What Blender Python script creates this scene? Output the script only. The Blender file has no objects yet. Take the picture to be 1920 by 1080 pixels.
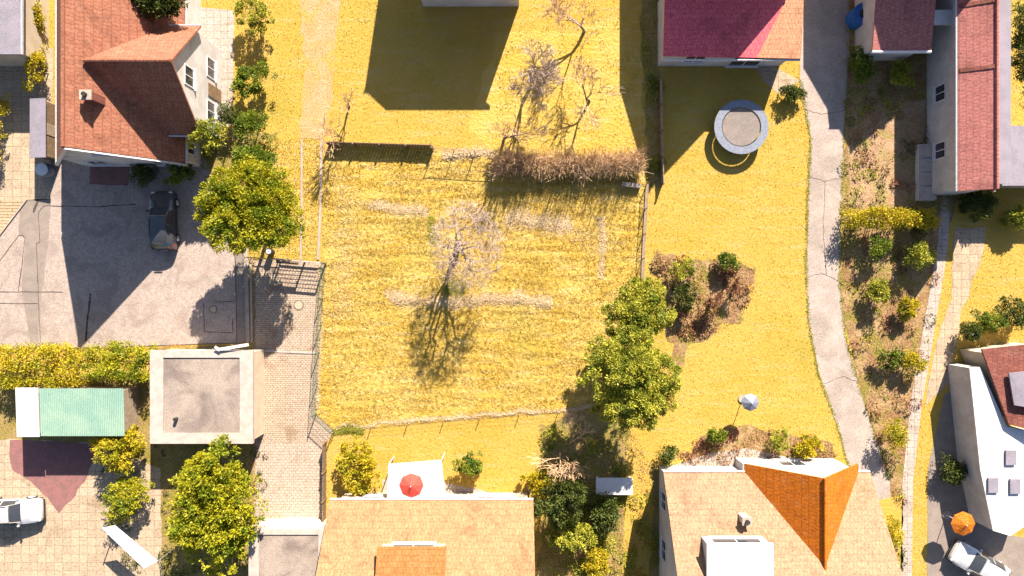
import bpy, math, random
import numpy as np
from mathutils import Vector, noise as mnoise
R = math.radians
S = bpy.context.scene
COL = S.collection
H = 49.23            # camera height, metres; 26 photo pixels to the metre on the ground
# ---------------------------------------------------------------- camera
cd = bpy.data.cameras.new('camera'); cam = bpy.data.objects.new('camera', cd); COL.objects.link(cam)
cam.location = (0, 0, H); cam.rotation_euler = (0, 0, 0)
cd.sensor_width = 36; cd.lens = 24.0; cd.clip_end = 2000
S.camera = cam
# ---------------------------------------------------------------- sky and sun
SUN_EL = 32.2; SX, SY = 0.326, 0.946       # the sun stands at this horizontal direction
w = bpy.data.worlds.new('World'); S.world = w; w.use_nodes = True
nt = w.node_tree; sky = nt.nodes.new('ShaderNodeTexSky'); sky.sky_type = 'NISHITA'; sky.sun_disc = False
sky.sun_elevation = R(SUN_EL); sky.sun_rotation = math.atan2(SX, SY); sky.dust_density = 1.0
nt.links.new(sky.outputs[0], nt.nodes['Background'].inputs[0]); nt.nodes['Background'].inputs[1].default_value = 0.05
ld = bpy.data.lights.new('sun', 'SUN'); ld.energy = 5.0; ld.angle = R(0.5); ld.color = (1.0, 0.87, 0.70)
sun = bpy.data.objects.new('sun', ld); COL.objects.link(sun)
c_ = math.cos(R(SUN_EL)); sd = Vector((SX*c_, SY*c_, math.sin(R(SUN_EL))))
sun.rotation_euler = sd.to_track_quat('Z', 'Y').to_euler()
sun.location = (20, 40, 60)
S.view_settings.view_transform = 'Standard'; S.view_settings.look = 'None'
S.view_settings.exposure = 2.05; S.view_settings.gamma = 1
S.render.engine = 'CYCLES'

rng = np.random.default_rng(7)
random.seed(5)
# ---------------------------------------------------------------- materials
def mix(nt, a, b, fac, mode='MIX'):
    m = nt.nodes.new('ShaderNodeMix'); m.data_type = 'RGBA'; m.blend_type = mode
    for sck, val in ((m.inputs[0], fac), (m.inputs[6], a), (m.inputs[7], b)):
        if hasattr(val, 'is_output'): nt.links.new(val, sck)
        elif isinstance(val, (tuple, list)): sck.default_value = (*val[:3], 1)
        else: sck.default_value = val
    return m.outputs[2]
def nz(nt, scale, detail=3, vec=None, rough=0.55, dist=0):
    n = nt.nodes.new('ShaderNodeTexNoise'); n.inputs['Scale'].default_value = scale
    n.inputs['Detail'].default_value = detail; n.inputs['Roughness'].default_value = rough
    n.inputs['Distortion'].default_value = dist
    if vec is not None: nt.links.new(vec, n.inputs['Vector'])
    return n.outputs['Fac']
def ramp(nt, f, a, b):
    m = nt.nodes.new('ShaderNodeMapRange'); m.interpolation_type = 'SMOOTHSTEP'
    nt.links.new(f, m.inputs[0]); m.inputs[1].default_value = a; m.inputs[2].default_value = b
    return m.outputs[0]
def base(name, rough=0.8, spec=0.2, metal=0.0):
    m = bpy.data.materials.new(name); m.use_nodes = True; t = m.node_tree
    p = t.nodes['Principled BSDF']; p.inputs['Roughness'].default_value = rough
    p.inputs['Specular IOR Level'].default_value = spec; p.inputs['Metallic'].default_value = metal
    geo = t.nodes.new('ShaderNodeNewGeometry')
    return m, t, p, geo.outputs['Position'], geo.outputs['Random Per Island']
def bump(t, p, h, strength, dist):
    b = t.nodes.new('ShaderNodeBump'); b.inputs['Strength'].default_value = strength; b.inputs['Distance'].default_value = dist
    t.links.new(h, b.inputs['Height']); t.links.new(b.outputs[0], p.inputs['Normal'])
def noisy(name, c1, c2, scale=1.0, rough=0.85, bs=0.3, bd=0.02, bscale=25, c3=None, s3=0.3, spec=0.2, metal=0, lo=0.35, hi=0.65):
    m, t, p, pos, isl = base(name, rough, spec, metal)
    col = mix(t, c1, c2, ramp(t, nz(t, scale, 5, pos), lo, hi))
    if c3: col = mix(t, col, c3, ramp(t, nz(t, s3, 3, pos, dist=1.0), 0.45, 0.68))
    f = nz(t, bscale, 3, pos)
    col = mix(t, col, mix(t, col, (0, 0, 0), 0.35), ramp(t, f, 0.62, 0.35))
    t.links.new(col, p.inputs['Base Color'])
    if bs: bump(t, p, f, bs, bd)
    return m
def grassmat(name, a, b, c, island=False, s=0.35, green=(0.13, 0.16, 0.015), rough=0.9, bst=0.8):
    m, t, p, pos, isl = base(name, rough, 0.12)
    col = mix(t, a, b, ramp(t, nz(t, s, 4, pos, dist=0.8), 0.38, 0.62))
    mp = t.nodes.new('ShaderNodeMapping'); mp.inputs['Scale'].default_value = (0.35, 2.2, 1); t.links.new(pos, mp.inputs[0])
    col = mix(t, col, c, ramp(t, nz(t, 1.0, 5, mp.outputs[0], 0.65), 0.5, 0.68))
    g = ramp(t, nz(t, 0.13, 2, pos), 0.56, 0.75)
    g2 = t.nodes.new('ShaderNodeMath'); g2.operation = 'MULTIPLY'; g2.inputs[1].default_value = 0.35; t.links.new(g, g2.inputs[0])
    col = mix(t, col, green, g2.outputs[0])
    if island:
        col = mix(t, col, mix(t, col, (0.42, 0.33, 0.17), 0.55), ramp(t, isl, 0.45, 0.95))
        col = mix(t, col, mix(t, col, (0.12, 0.08, 0.01), 0.5), ramp(t, isl, 0.35, 0.0))
        tr = t.nodes.new('ShaderNodeBsdfTranslucent'); t.links.new(col, tr.inputs[0])
        mx = t.nodes.new('ShaderNodeMixShader'); mx.inputs[0].default_value = 0.25
        t.links.new(p.outputs[0], mx.inputs[1]); t.links.new(tr.outputs[0], mx.inputs[2])
        t.links.new(mx.outputs[0], t.nodes['Material Output'].inputs[0])
    else:
        f = nz(t, 9, 4, pos, 0.7)
        col = mix(t, col, mix(t, col, (0.10, 0.07, 0.01), 0.4), ramp(t, f, 0.52, 0.32))
        f2 = nz(t, 5.0, 5, pos, 0.6, 0.2); bump(t, p, f2, bst, 0.12)
    t.links.new(col, p.inputs['Base Color'])
    return m
def leafmat(name, a, b, c, trans=0.3):
    m, t, p, pos, isl = base(name, 0.55, 0.3)
    col = mix(t, a, b, isl)
    col = mix(t, col, c, ramp(t, nz(t, 0.9, 3, pos), 0.42, 0.66))
    t.links.new(col, p.inputs['Base Color'])
    tr = t.nodes.new('ShaderNodeBsdfTranslucent'); t.links.new(col, tr.inputs[0])
    mx = t.nodes.new('ShaderNodeMixShader'); mx.inputs[0].default_value = trans
    t.links.new(p.outputs[0], mx.inputs[1]); t.links.new(tr.outputs[0], mx.inputs[2])
    t.links.new(mx.outputs[0], t.nodes['Material Output'].inputs[0])
    return m
def brickmat(name, c1, c2, mort, bw, bh, msize, swap=False, rough=0.85, stain=None, bs=0.4, off=0.5, rot=0):
    m, t, p, pos, isl = base(name, rough, 0.2)
    mp = t.nodes.new('ShaderNodeMapping'); t.links.new(pos, mp.inputs[0])
    mp.inputs['Rotation'].default_value = (0, 0, R(90) if swap else rot)
    # a second mapping lays the pattern out by plan position
    b = t.nodes.new('ShaderNodeTexBrick'); t.links.new(mp.outputs[0], b.inputs['Vector'])
    b.inputs['Color1'].default_value = (*c1, 1); b.inputs['Color2'].default_value = (*c2, 1); b.inputs['Mortar'].default_value = (*mort, 1)
    b.inputs['Scale'].default_value = 1; b.inputs['Brick Width'].default_value = bw; b.inputs['Row Height'].default_value = bh
    b.inputs['Mortar Size'].default_value = msize; b.inputs['Mortar Smooth'].default_value = 0.3; b.offset = off
    col = b.outputs['Color']
    col = mix(t, col, mix(t, col, (0.45, 0.33, 0.25), 0.14), ramp(t, nz(t, 1.7, 6, pos, 0.7), 0.5, 0.75))
    col = mix(t, col, mix(t, col, stain or (0.02, 0.02, 0.02), 0.55), ramp(t, nz(t, 0.55, 5, pos, 0.65, 0.6), 0.5, 0.72))
    f = nz(t, 7, 3, pos); col = mix(t, col, mix(t, col, (0, 0, 0), 0.3), ramp(t, f, 0.55, 0.35))
    t.links.new(col, p.inputs['Base Color'])
    inv = t.nodes.new('ShaderNodeMath'); inv.operation = 'SUBTRACT'; inv.inputs[0].default_value = 1; t.links.new(b.outputs['Fac'], inv.inputs[1])
    bump(t, p, inv.outputs[0], bs, 0.02)
    return m
def plain(name, c, rough=0.6, spec=0.3, metal=0, var=0.25, coat=0, sc=6):
    m, t, p, pos, isl = base(name, rough, spec, metal)
    col = mix(t, c, tuple(x*(1-var) for x in c), ramp(t, nz(t, sc, 4, pos), 0.35, 0.7))
    t.links.new(col, p.inputs['Base Color']); p.inputs['Coat Weight'].default_value = coat
    return m
M = {}
M['lawn'] = grassmat('plot_grass', (0.355, 0.238, 0.045), (0.375, 0.265, 0.07), (0.395, 0.295, 0.115))
M['blades'] = grassmat('grass_blades', (0.43, 0.295, 0.055), (0.44, 0.32, 0.085), (0.46, 0.35, 0.13), True)
M['lawn2'] = grassmat('garden_grass', (0.325, 0.215, 0.040), (0.345, 0.23, 0.052), (0.335, 0.24, 0.08), s=0.2, bst=0.4)
M['blades2'] = grassmat('garden_blades', (0.345, 0.23, 0.042), (0.365, 0.248, 0.06), (0.37, 0.27, 0.10), True, s=0.2)
M['straw'] = noisy('dry_straw', (0.46, 0.35, 0.20), (0.40, 0.27, 0.10), 3, bs=0.6, bd=0.05)
M['strawb'] = leafmat('straw_blades', (0.62, 0.50, 0.34), (0.46, 0.33, 0.17), (0.56, 0.45, 0.30), 0.3)
M['greenb'] = leafmat('fresh_grass_blades', (0.13, 0.17, 0.015), (0.30, 0.27, 0.03), (0.18, 0.18, 0.015), 0.3)
M['bedb'] = leafmat('rough_bed_blades', (0.38, 0.24, 0.11), (0.22, 0.20, 0.05), (0.32, 0.17, 0.07), 0.2)
M['asphalt'] = noisy('worn_asphalt', (0.27, 0.222, 0.203), (0.33, 0.272, 0.245), 3.5, 0.9, 0.6, 0.02, 13, c3=(0.235, 0.19, 0.172), s3=0.6)
M['asphalt_dk'] = noisy('repair_asphalt', (0.19, 0.16, 0.145), (0.225, 0.19, 0.17), 1.2, 0.9, 0.25, 0.01, 30)
M['tar'] = noisy('tar_joint', (0.05, 0.038, 0.036), (0.08, 0.06, 0.055), 4, 0.7, 0)
M['paver'] = brickmat('brick_pavers', (0.35, 0.285, 0.23), (0.31, 0.245, 0.19), (0.13, 0.085, 0.06), 0.24, 0.15, 0.016, stain=(0.13, 0.075, 0.035))
M['paver2'] = brickmat('drive_pavers', (0.35, 0.285, 0.24), (0.32, 0.255, 0.21), (0.15, 0.11, 0.08), 0.3, 0.2, 0.014, stain=(0.16, 0.11, 0.07))
M['slabs'] = brickmat('paving_slabs', (0.34, 0.27, 0.20), (0.29, 0.22, 0.16), (0.22, 0.17, 0.125), 0.6, 0.6, 0.025, off=0, stain=(0.14, 0.10, 0.06))
M['slabs_pale'] = brickmat('pale_paving_slabs', (0.34, 0.29, 0.265), (0.29, 0.245, 0.22), (0.2, 0.17, 0.15), 0.5, 0.5, 0.02, off=0, stain=(0.2, 0.16, 0.12))
M['parquet'] = brickmat('ribbed_paving', (0.36, 0.27, 0.18), (0.31, 0.23, 0.15), (0.16, 0.11, 0.07), 2.0, 0.22, 0.03)
M['lane'] = noisy('lane_concrete', (0.34, 0.285, 0.26), (0.29, 0.24, 0.22), 0.8, 0.9, 0.2, 0.01, 18, c3=(0.25, 0.21, 0.19), s3=0.4)
M['soil'] = noisy('bare_soil', (0.27, 0.17, 0.10), (0.33, 0.22, 0.14), 1.2, 0.95, 0.7, 0.05, 8, c3=(0.22, 0.18, 0.06), s3=0.5)
M['path'] = noisy('trodden_grass', (0.33, 0.22, 0.10), (0.36, 0.25, 0.14), 1.2, 0.95, 0.6, 0.04, 8, c3=(0.33, 0.23, 0.05), s3=0.5)
M['bed'] = noisy('garden_bed', (0.20, 0.11, 0.055), (0.28, 0.19, 0.10), 0.9, 0.95, 0.8, 0.07, 6, c3=(0.17, 0.14, 0.03), s3=0.6)
M['shadebed'] = noisy('dark_olive_ground', (0.17, 0.14, 0.03), (0.24, 0.17, 0.07), 0.9, 0.95, 0.7, 0.05, 7)  # dark olive ground; south_bed uses it as painted shade
M['mauve'] = noisy('mauve_paving_and_shade', (0.22, 0.10, 0.10), (0.17, 0.09, 0.09), 2, 0.9, 0.3)  # reddish paving colour, also used for a painted shade patch
M['conc'] = noisy('concrete', (0.34, 0.29, 0.25), (0.28, 0.23, 0.20), 2, 0.9, 0.3, 0.01, 30)
M['concpale'] = noisy('pale_concrete', (0.40, 0.345, 0.32), (0.33, 0.28, 0.26), 2, 0.85, 0.2, 0.01, 25)
M['gravelroof'] = noisy('roof_gravel', (0.24, 0.20, 0.18), (0.29, 0.24, 0.21), 1.0, 0.9, 0.6, 0.03, 22, c3=(0.16, 0.13, 0.12), s3=0.35)
M['render'] = noisy('white_render', (0.50, 0.48, 0.48), (0.42, 0.40, 0.39), 1.0, 0.9, 0.1)
M['cream'] = noisy('cream_render', (0.50, 0.42, 0.32), (0.44, 0.36, 0.28), 1.0, 0.9, 0.1)
def tiles(name, a, b, g, swap=False):
    g = tuple(x*0.45+y*0.55 for x, y in zip(g, a)); return brickmat(name, a, b, g, 0.24, 0.33, 0.02, swap=swap, bs=0.7, off=0.5, stain=tuple(x*0.42 for x in a))
M['tileA'] = tiles('terracotta_tiles', (0.235, 0.098, 0.062), (0.20, 0.078, 0.05), (0.09, 0.03, 0.02), True)
M['tileA2'] = tiles('terracotta_tiles_wing', (0.235, 0.098, 0.062), (0.20, 0.078, 0.05), (0.09, 0.03, 0.02))
M['tileB'] = tiles('sandy_tiles', (0.245, 0.145, 0.078), (0.21, 0.12, 0.062), (0.15, 0.08, 0.03))
M['tileB2'] = tiles('less_lit_sandy_tiles', (0.26, 0.115, 0.038), (0.22, 0.095, 0.03), (0.13, 0.05, 0.01))  # deeper orange stands for sandy tile catching less sun
M['tileC'] = tiles('peach_tiles', (0.245, 0.155, 0.098), (0.21, 0.132, 0.085), (0.16, 0.09, 0.05))
M['tileC2'] = tiles('orange_tiles', (0.42, 0.115, 0.006), (0.36, 0.10, 0.006), (0.15, 0.03, 0.004), True)
M['tileD'] = tiles('crimson_tiles', (0.62, 0.11, 0.14), (0.54, 0.09, 0.12), (0.3, 0.04, 0.05))  # crimson lightened to make up for the shade falling on the annex
M['tileP'] = tiles('sunlit_crimson_tiles', (0.45, 0.22, 0.13), (0.40, 0.19, 0.11), (0.2, 0.08, 0.05))  # sunlit tone of the annex roof, put in as a tile colour
M['tileE'] = tiles('rose_tiles', (0.34, 0.13, 0.12), (0.29, 0.11, 0.10), (0.14, 0.05, 0.05), True)
M['tileG'] = tiles('maroon_tiles', (0.20, 0.07, 0.055), (0.16, 0.055, 0.045), (0.06, 0.02, 0.02), True)
M['slate'] = noisy('grey_blue_sheet', (0.22, 0.20, 0.25), (0.18, 0.17, 0.21), 1.0, 0.7, 0.2)
M['teal'] = noisy('teal_sheet', (0.17, 0.29, 0.25), (0.22, 0.33, 0.27), 0.7, 0.5, 0.1, spec=0.4)
M['white'] = plain('white_paint', (0.50, 0.49, 0.51), 0.5, var=0.12)
M['zinc'] = plain('zinc_gutter', (0.42, 0.42, 0.45), 0.45, 0.5, 0.3)
M['wood'] = noisy('weathered_wood', (0.22, 0.15, 0.09), (0.15, 0.10, 0.06), 5, 0.9, 0.3)
M['woodpale'] = noisy('silvered_wood', (0.33, 0.26, 0.20), (0.25, 0.19, 0.14), 5, 0.9, 0.3)
M['green'] = plain('green_coated_steel', (0.015, 0.075, 0.04), 0.45, 0.4)
M['steel'] = plain('galvanised_steel', (0.32, 0.30, 0.28), 0.45, 0.5, 0.5)
M['dark'] = plain('dark_frame', (0.03, 0.028, 0.03), 0.5)
M['glass'] = plain('window_glass', (0.03, 0.035, 0.045), 0.06, 0.6, var=0.1)
M['black'] = plain('black_car_paint', (0.026, 0.028, 0.035), 0.38, 0.5, 0.0, 0.1, coat=1.0)
M['silver'] = plain('silver_car_paint', (0.45, 0.45, 0.48), 0.25, 0.5, 0.3, 0.1, coat=0.8)
M['plastic'] = plain('black_plastic', (0.02, 0.02, 0.02), 0.6)
M['rubber'] = plain('tyre_rubber', (0.02, 0.02, 0.02), 0.85)
M['alloy'] = plain('alloy_rim', (0.55, 0.55, 0.57), 0.3, 0.5, 0.7)
M['redlamp'] = plain('red_lamp', (0.5, 0.01, 0.015), 0.15, 0.5)
M['clearlamp'] = plain('clear_lamp', (0.5, 0.5, 0.5), 0.1, 0.6)
M['plate'] = plain('plate_white', (0.7, 0.7, 0.68), 0.4)
M['iron'] = noisy('cast_iron_cover', (0.30, 0.26, 0.20), (0.38, 0.32, 0.24), 8, 0.6, 0.3)
M['ring'] = noisy('cover_ring', (0.13, 0.10, 0.09), (0.17, 0.13, 0.11), 6, 0.7, 0.2)
M['mat'] = noisy('trampoline_mat', (0.20, 0.17, 0.16), (0.17, 0.145, 0.14), 2, 0.8, 0)
M['pad'] = plain('pale_blue_pad', (0.15, 0.17, 0.225), 0.5)
M['red'] = plain('red_fabric', (0.55, 0.06, 0.045), 0.8)
M['blue'] = plain('blue_plastic', (0.02, 0.10, 0.32), 0.5)
M['bark'] = noisy('bark', (0.16, 0.12, 0.09), (0.10, 0.075, 0.055), 8, 0.95, 0.5)
M['barkpale'] = noisy('pale_bark', (0.34, 0.27, 0.235), (0.24, 0.185, 0.155), 8, 0.95, 0.4)
M['twig'] = leafmat('pale_twigs', (0.40, 0.31, 0.27), (0.25, 0.185, 0.15), (0.36, 0.275, 0.24), 0.0)
M['twigbrown'] = leafmat('brown_twigs', (0.52, 0.37, 0.24), (0.34, 0.21, 0.12), (0.44, 0.30, 0.19), 0.0)
M['twigred'] = leafmat('russet_twigs', (0.26, 0.12, 0.07), (0.16, 0.07, 0.04), (0.22, 0.13, 0.05), 0.0)
M['leafy'] = leafmat('yellow_green_leaves', (0.22, 0.235, 0.010), (0.40, 0.35, 0.012), (0.15, 0.195, 0.010), 0.35)
M['leafg'] = leafmat('fresh_green_leaves', (0.10, 0.15, 0.012), (0.19, 0.22, 0.015), (0.07, 0.12, 0.015))
M['leafo'] = leafmat('olive_leaves', (0.20, 0.225, 0.025), (0.46, 0.42, 0.045), (0.15, 0.185, 0.02), 0.3)
M['leafm'] = leafmat('mustard_leaves', (0.36, 0.29, 0.012), (0.46, 0.36, 0.018), (0.26, 0.25, 0.012), 0.35)
M['leafd'] = leafmat('dark_leaves', (0.05, 0.075, 0.012), (0.10, 0.12, 0.02), (0.04, 0.055, 0.01))
# ---------------------------------------------------------------- helpers
def P(u, v, z=0.0):
    """plan position of something seen at photo pixel u, v and known to be z metres up"""
    k = (H - z)/H/26.0
    return Vector(((u-960)*k, (540-v)*k, z))
def tag(o, label=None, cat=None, group=None, kind=None):
    for k, v in (('label', label), ('category', cat), ('group', group), ('kind', kind)):
        if v: o[k] = v
    return o
def thing(name, label, cat, loc=(0, 0, 0), rz=0, group=None):
    o = bpy.data.objects.new(name, None); COL.objects.link(o); o.location = loc; o.rotation_euler = (0, 0, rz)
    o.empty_display_size = 0.3
    return tag(o, label, cat, group)
def root_of(o):
    while o.parent: o = o.parent
    return o
def link(name, me, mat, parent=None, origin=None, smooth=False):
    o = bpy.data.objects.new(name, me); COL.objects.link(o)
    if mat: me.materials.append(mat)
    if smooth:
        me.polygons.foreach_set('use_smooth', np.ones(len(me.polygons), bool)); me.set_sharp_from_angle(angle=R(28))
    if parent: o.parent = parent
    return o
class MB:
    def __init__(s): s.v = []; s.f = []
    def add(s, vs, fs):
        n = len(s.v); s.v += [tuple(x) for x in vs]; s.f += [tuple(i+n for i in f) for f in fs]; return s
    def box(s, x0, x1, y0, y1, z0, z1, rz=0, c=None):
        vs = [(x, y, z) for z in (z0, z1) for y in (y0, y1) for x in (x0, x1)]
        if rz:
            cx, cy = c or ((x0+x1)/2, (y0+y1)/2)
            vs = [(cx+(x-cx)*math.cos(rz)-(y-cy)*math.sin(rz), cy+(x-cx)*math.sin(rz)+(y-cy)*math.cos(rz), z) for x, y, z in vs]
        return s.add(vs, [(0, 2, 3, 1), (4, 5, 7, 6), (0, 1, 5, 4), (2, 6, 7, 3), (0, 4, 6, 2), (1, 3, 7, 5)])
    def tube(s, p, q, r0, r1=None, n=6, cap=True):
        p = Vector(p); q = Vector(q); r1 = r0 if r1 is None else r1
        d = (q-p)
        if d.length < 1e-6: return s
        d.normalize(); a = d.orthogonal().normalized(); b = d.cross(a)
        vs = []
        for c, r in ((p, r0), (q, r1)):
            for i in range(n):
                t = 2*math.pi*i/n; vs.append(c + a*math.cos(t)*r + b*math.sin(t)*r)
        fs = [(i, (i+1) % n, n+(i+1) % n, n+i) for i in range(n)]
        if cap: fs += [tuple(range(n))[::-1], tuple(range(n, 2*n))]
        return s.add(vs, fs)
    def bar(s, p, q, wd, ht):   # horizontal bar of rectangular section between two points (z = its middle)
        p = Vector(p); q = Vector(q); d = (q-p); d2 = Vector((-d.y, d.x, 0)).normalized()*wd/2; u = Vector((0, 0, ht/2))
        vs = [p-d2-u, p+d2-u, p+d2+u, p-d2+u, q-d2-u, q+d2-u, q+d2+u, q-d2+u]
        return s.add(vs, [(0, 1, 2, 3), (7, 6, 5, 4), (0, 4, 5, 1), (1, 5, 6, 2), (2, 6, 7, 3), (3, 7, 4, 0)])
    def prism(s, pts, z0, z1):
        n = len(pts)
        vs = [(p[0], p[1], z0) for p in pts] + [(p[0], p[1], z1) for p in pts]
        return s.add(vs, [tuple(range(n))[::-1], tuple(range(n, 2*n))] + [(i, (i+1) % n, n+(i+1) % n, n+i) for i in range(n)])
    def slab(s, quad, t):       # sloping slab: quad corners on top, thickness t straight down
        vs = [Vector(q) for q in quad] + [Vector(q)-Vector((0, 0, t)) for q in quad]; n = len(quad)
        return s.add(vs, [tuple(range(n)), tuple(range(n, 2*n))[::-1]] + [(i, n+i, n+(i+1) % n, (i+1) % n) for i in range(n)])
    def disc(s, c, r, z0, z1, n=24):
        return s.prism([(c[0]+r*math.cos(2*math.pi*i/n), c[1]+r*math.sin(2*math.pi*i/n)) for i in range(n)], z0, z1)
    def build(s, name, mat, parent=None, smooth=False):
        if not s.v: return None
        off = Vector((0, 0, 0)); rz = 0
        if parent:
            rt = root_of(parent); off = rt.location; rz = -rt.rotation_euler.z
        vs = s.v
        if parent and getattr(s, 'local', False) is False:
            vs = [(x-off.x, y-off.y, z-off.z) for x, y, z in s.v]
        me = bpy.data.meshes.new(name); me.from_pydata(vs, [], s.f)
        import bmesh
        bm = bmesh.new(); bm.from_mesh(me); bmesh.ops.recalc_face_normals(bm, faces=bm.faces); bm.to_mesh(me); bm.free()
        return link(name, me, mat, parent, None, smooth)
def quads(name, V, mat, parent=None, origin=None):
    """V: (n,4,3) array of separate quads (world coordinates)"""
    V = np.asarray(V, dtype=np.float32)
    if parent is not None and origin is None: V = V - np.array(root_of(parent).location, dtype=np.float32)
    if origin is not None: V = V - np.array(origin, dtype=np.float32)
    n = len(V); me = bpy.data.meshes.new(name)
    me.vertices.add(n*4); me.vertices.foreach_set('co', V.reshape(-1))
    me.loops.add(n*4); me.loops.foreach_set('vertex_index', np.arange(n*4, dtype=np.int32))
    me.polygons.add(n); me.polygons.foreach_set('loop_start', np.arange(0, n*4, 4, dtype=np.int32))
    me.polygons.foreach_set('loop_total', np.full(n, 4, dtype=np.int32))
    me.update(calc_edges=True); me.validate()
    return link(name, me, mat, parent)
def unit(a): return a/np.maximum(np.linalg.norm(a, axis=-1, keepdims=True), 1e-9)
def blades_at(c, L, W, spread=0.8, up=1.0, r=None, flat=False):
    """leaf-shaped quads standing at the points c"""
    r = r or rng; n = len(c)
    d = r.normal(0, spread, (n, 3)); d[:, 2] = np.abs(d[:, 2])*0.5 + up; d = unit(d)
    q = r.normal(0, 1, (n, 3))
    if flat: q = q*0.35+np.array([0, 0, 1.0]); d[:, 2] *= 0.5
    s = unit(np.cross(d, q))
    L = (L*r.uniform(0.5, 1.3, n))[:, None]; W = (W*r.uniform(0.6, 1.3, n))[:, None]
    return np.stack([c, c+d*L*0.45+s*W, c+d*L, c+d*L*0.45-s*W], 1)
def leaves_at(c, out, L, W, r):
    n = len(c)
    d = unit(out*0.8 + r.normal(0, 0.75, (n, 3)))
    s = unit(np.cross(d, r.normal(0, 1, (n, 3))))
    L = (L*r.uniform(0.6, 1.4, n))[:, None]; W = (W*r.uniform(0.6, 1.3, n))[:, None]
    return np.stack([c, c+d*L*0.5+s*W, c+d*L, c+d*L*0.5-s*W], 1)
def wob(pts, amp=0.12, step=0.5, seed=0):
    out = []
    n = len(pts)
    for i in range(n):
        a = Vector((pts[i][0], pts[i][1])); b = Vector((pts[(i+1) % n][0], pts[(i+1) % n][1])); k = max(1, int((b-a).length/step))
        for j in range(k):
            p = a.lerp(b, j/k)
            q = mnoise.noise_vector(Vector((p.x*0.9, p.y*0.9, seed*3.1))); q2 = mnoise.noise_vector(Vector((p.x*3, p.y*3, seed*3.1)))
            out.append((p.x+q.x*amp*2+q2.x*amp, p.y+q.y*amp*2+q2.y*amp))
    return out
def px(*a): return [(P(u, v).x, P(u, v).y) for u, v in a]
LV = [0.0]
def sheet(name, pts, mat, lv, amp=0, seed=0, kind='structure', label=None, cat=None):
    if amp: pts = wob(pts, amp, 0.4, seed)
    z = 0.004*lv
    me = bpy.data.meshes.new(name); me.from_pydata([(x, y, z) for x, y in pts], [], [tuple(range(len(pts)))])
    if me.polygons[0].normal.z < 0: me.flip_normals()
    o = link(name, me, mat); return tag(o, label, cat, None, kind)
def inside(p, poly):
    x, y = p[:, 0], p[:, 1]; r = np.zeros(len(p), bool); n = len(poly)
    for i in range(n):
        x0, y0 = poly[i][:2]; x1, y1 = poly[(i+1) % n][:2]
        if y0 == y1: continue
        c = ((y0 > y) != (y1 > y)) & (x < (x1-x0)*(y-y0)/(y1-y0)+x0); r ^= c
    return r
def scatter(poly, n):
    a = np.array([p[:2] for p in poly]); lo = a.min(0); hi = a.max(0)
    p = rng.uniform(lo, hi, (n, 2)); p = p[inside(p, poly)]
    return np.concatenate([p, np.zeros((len(p), 1))], 1)
# ================================================================ SETTING: ground
sheet('ground', [(-300, -300), (300, -300), (300, 300), (-300, 300)], M['lawn2'], 0)
plot = px((606, 488), (602, 280), (1212, 290), (1203, 560), (1195, 775), (1120, 768), (626, 806), (594, 775), (600, 655))
sheet('plot_lawn', wob(plot, 0.05, 0.5), M['lawn'], 1)
strip = px((500, 262), (601, 262), (598, 487), (470, 487), (430, 470), (450, 300))
sheet('rough_grass_strip', strip, M['lawn'], 2, 0.08, 2)
lot = px((0, 375), (95, 368), (100, 295), (385, 295), (420, 420), (448, 470), (452, 644), (0, 656), (-200, 660), (-200, 375))
sheet('parking_lot', lot, M['asphalt'], 2)
sheet('west_pavement', px((-200, 380), (-200, 90), (100, 90), (96, 374), (50, 376), (0, 430)), M['slabs'], 3)
sheet('ribbed_pavement', px((0, 441), (50, 376), (-5, 376), (-200, 376), (-200, 500)), M['parquet'], 4)
sheet('repair_strip', px((36, 376), (96, 372), (92, 440), (72, 604), (74, 655), (60, 655), (40, 548), (48, 447), (36, 441)), M['asphalt_dk'], 3, 0.03, 3)
sheet('mauve_apron', px((170, 298), (245, 300), (240, 348), (168, 345)), M['mauve'], 3, 0.03)
sheet('gutter_strip', px((441, 462), (458, 462), (461, 642), (444, 643)), M['asphalt_dk'], 4)
sheet('paver_driveway', px((474, 486), (610, 492), (603, 560), (598, 660), (592, 776), (626, 808), (612, 830), (476, 830), (475, 650)), M['paver'], 2)
sheet('lower_driveway', px((474, 830), (612, 830), (612, 1300), (474, 1300)), M['paver2'], 3)
def seam(name, pts, wd, mat='tar', lv=5):
    q = [P(*p) for p in pts]; m = MB(); L = []; Rr = []
    for i, p in enumerate(q):
        d = (q[min(i+1, len(q)-1)]-q[max(i-1, 0)]).normalized(); nrm = Vector((-d.y, d.x, 0)); k = wd/2*random.uniform(0.6, 1.3)
        L.append((p.x+nrm.x*k, p.y+nrm.y*k, 0.004*lv)); Rr.append((p.x-nrm.x*k, p.y-nrm.y*k, 0.004*lv))
    n = len(q); m.add(L+Rr, [(i, n+i, n+i+1, i+1) for i in range(n-1)])
    o = m.build(name, M[mat]); return tag(o, kind='structure')
def dense(pts, k=5, j=1.0):
    out = []
    for a, b in zip(pts, pts[1:]):
        for i in range(k): out.append((a[0]+(b[0]-a[0])*i/k+random.uniform(-j, j)*0.5, a[1]+(b[1]-a[1])*i/k+random.uniform(-j, j)*0.5))
    return out+[pts[-1]]
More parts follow.
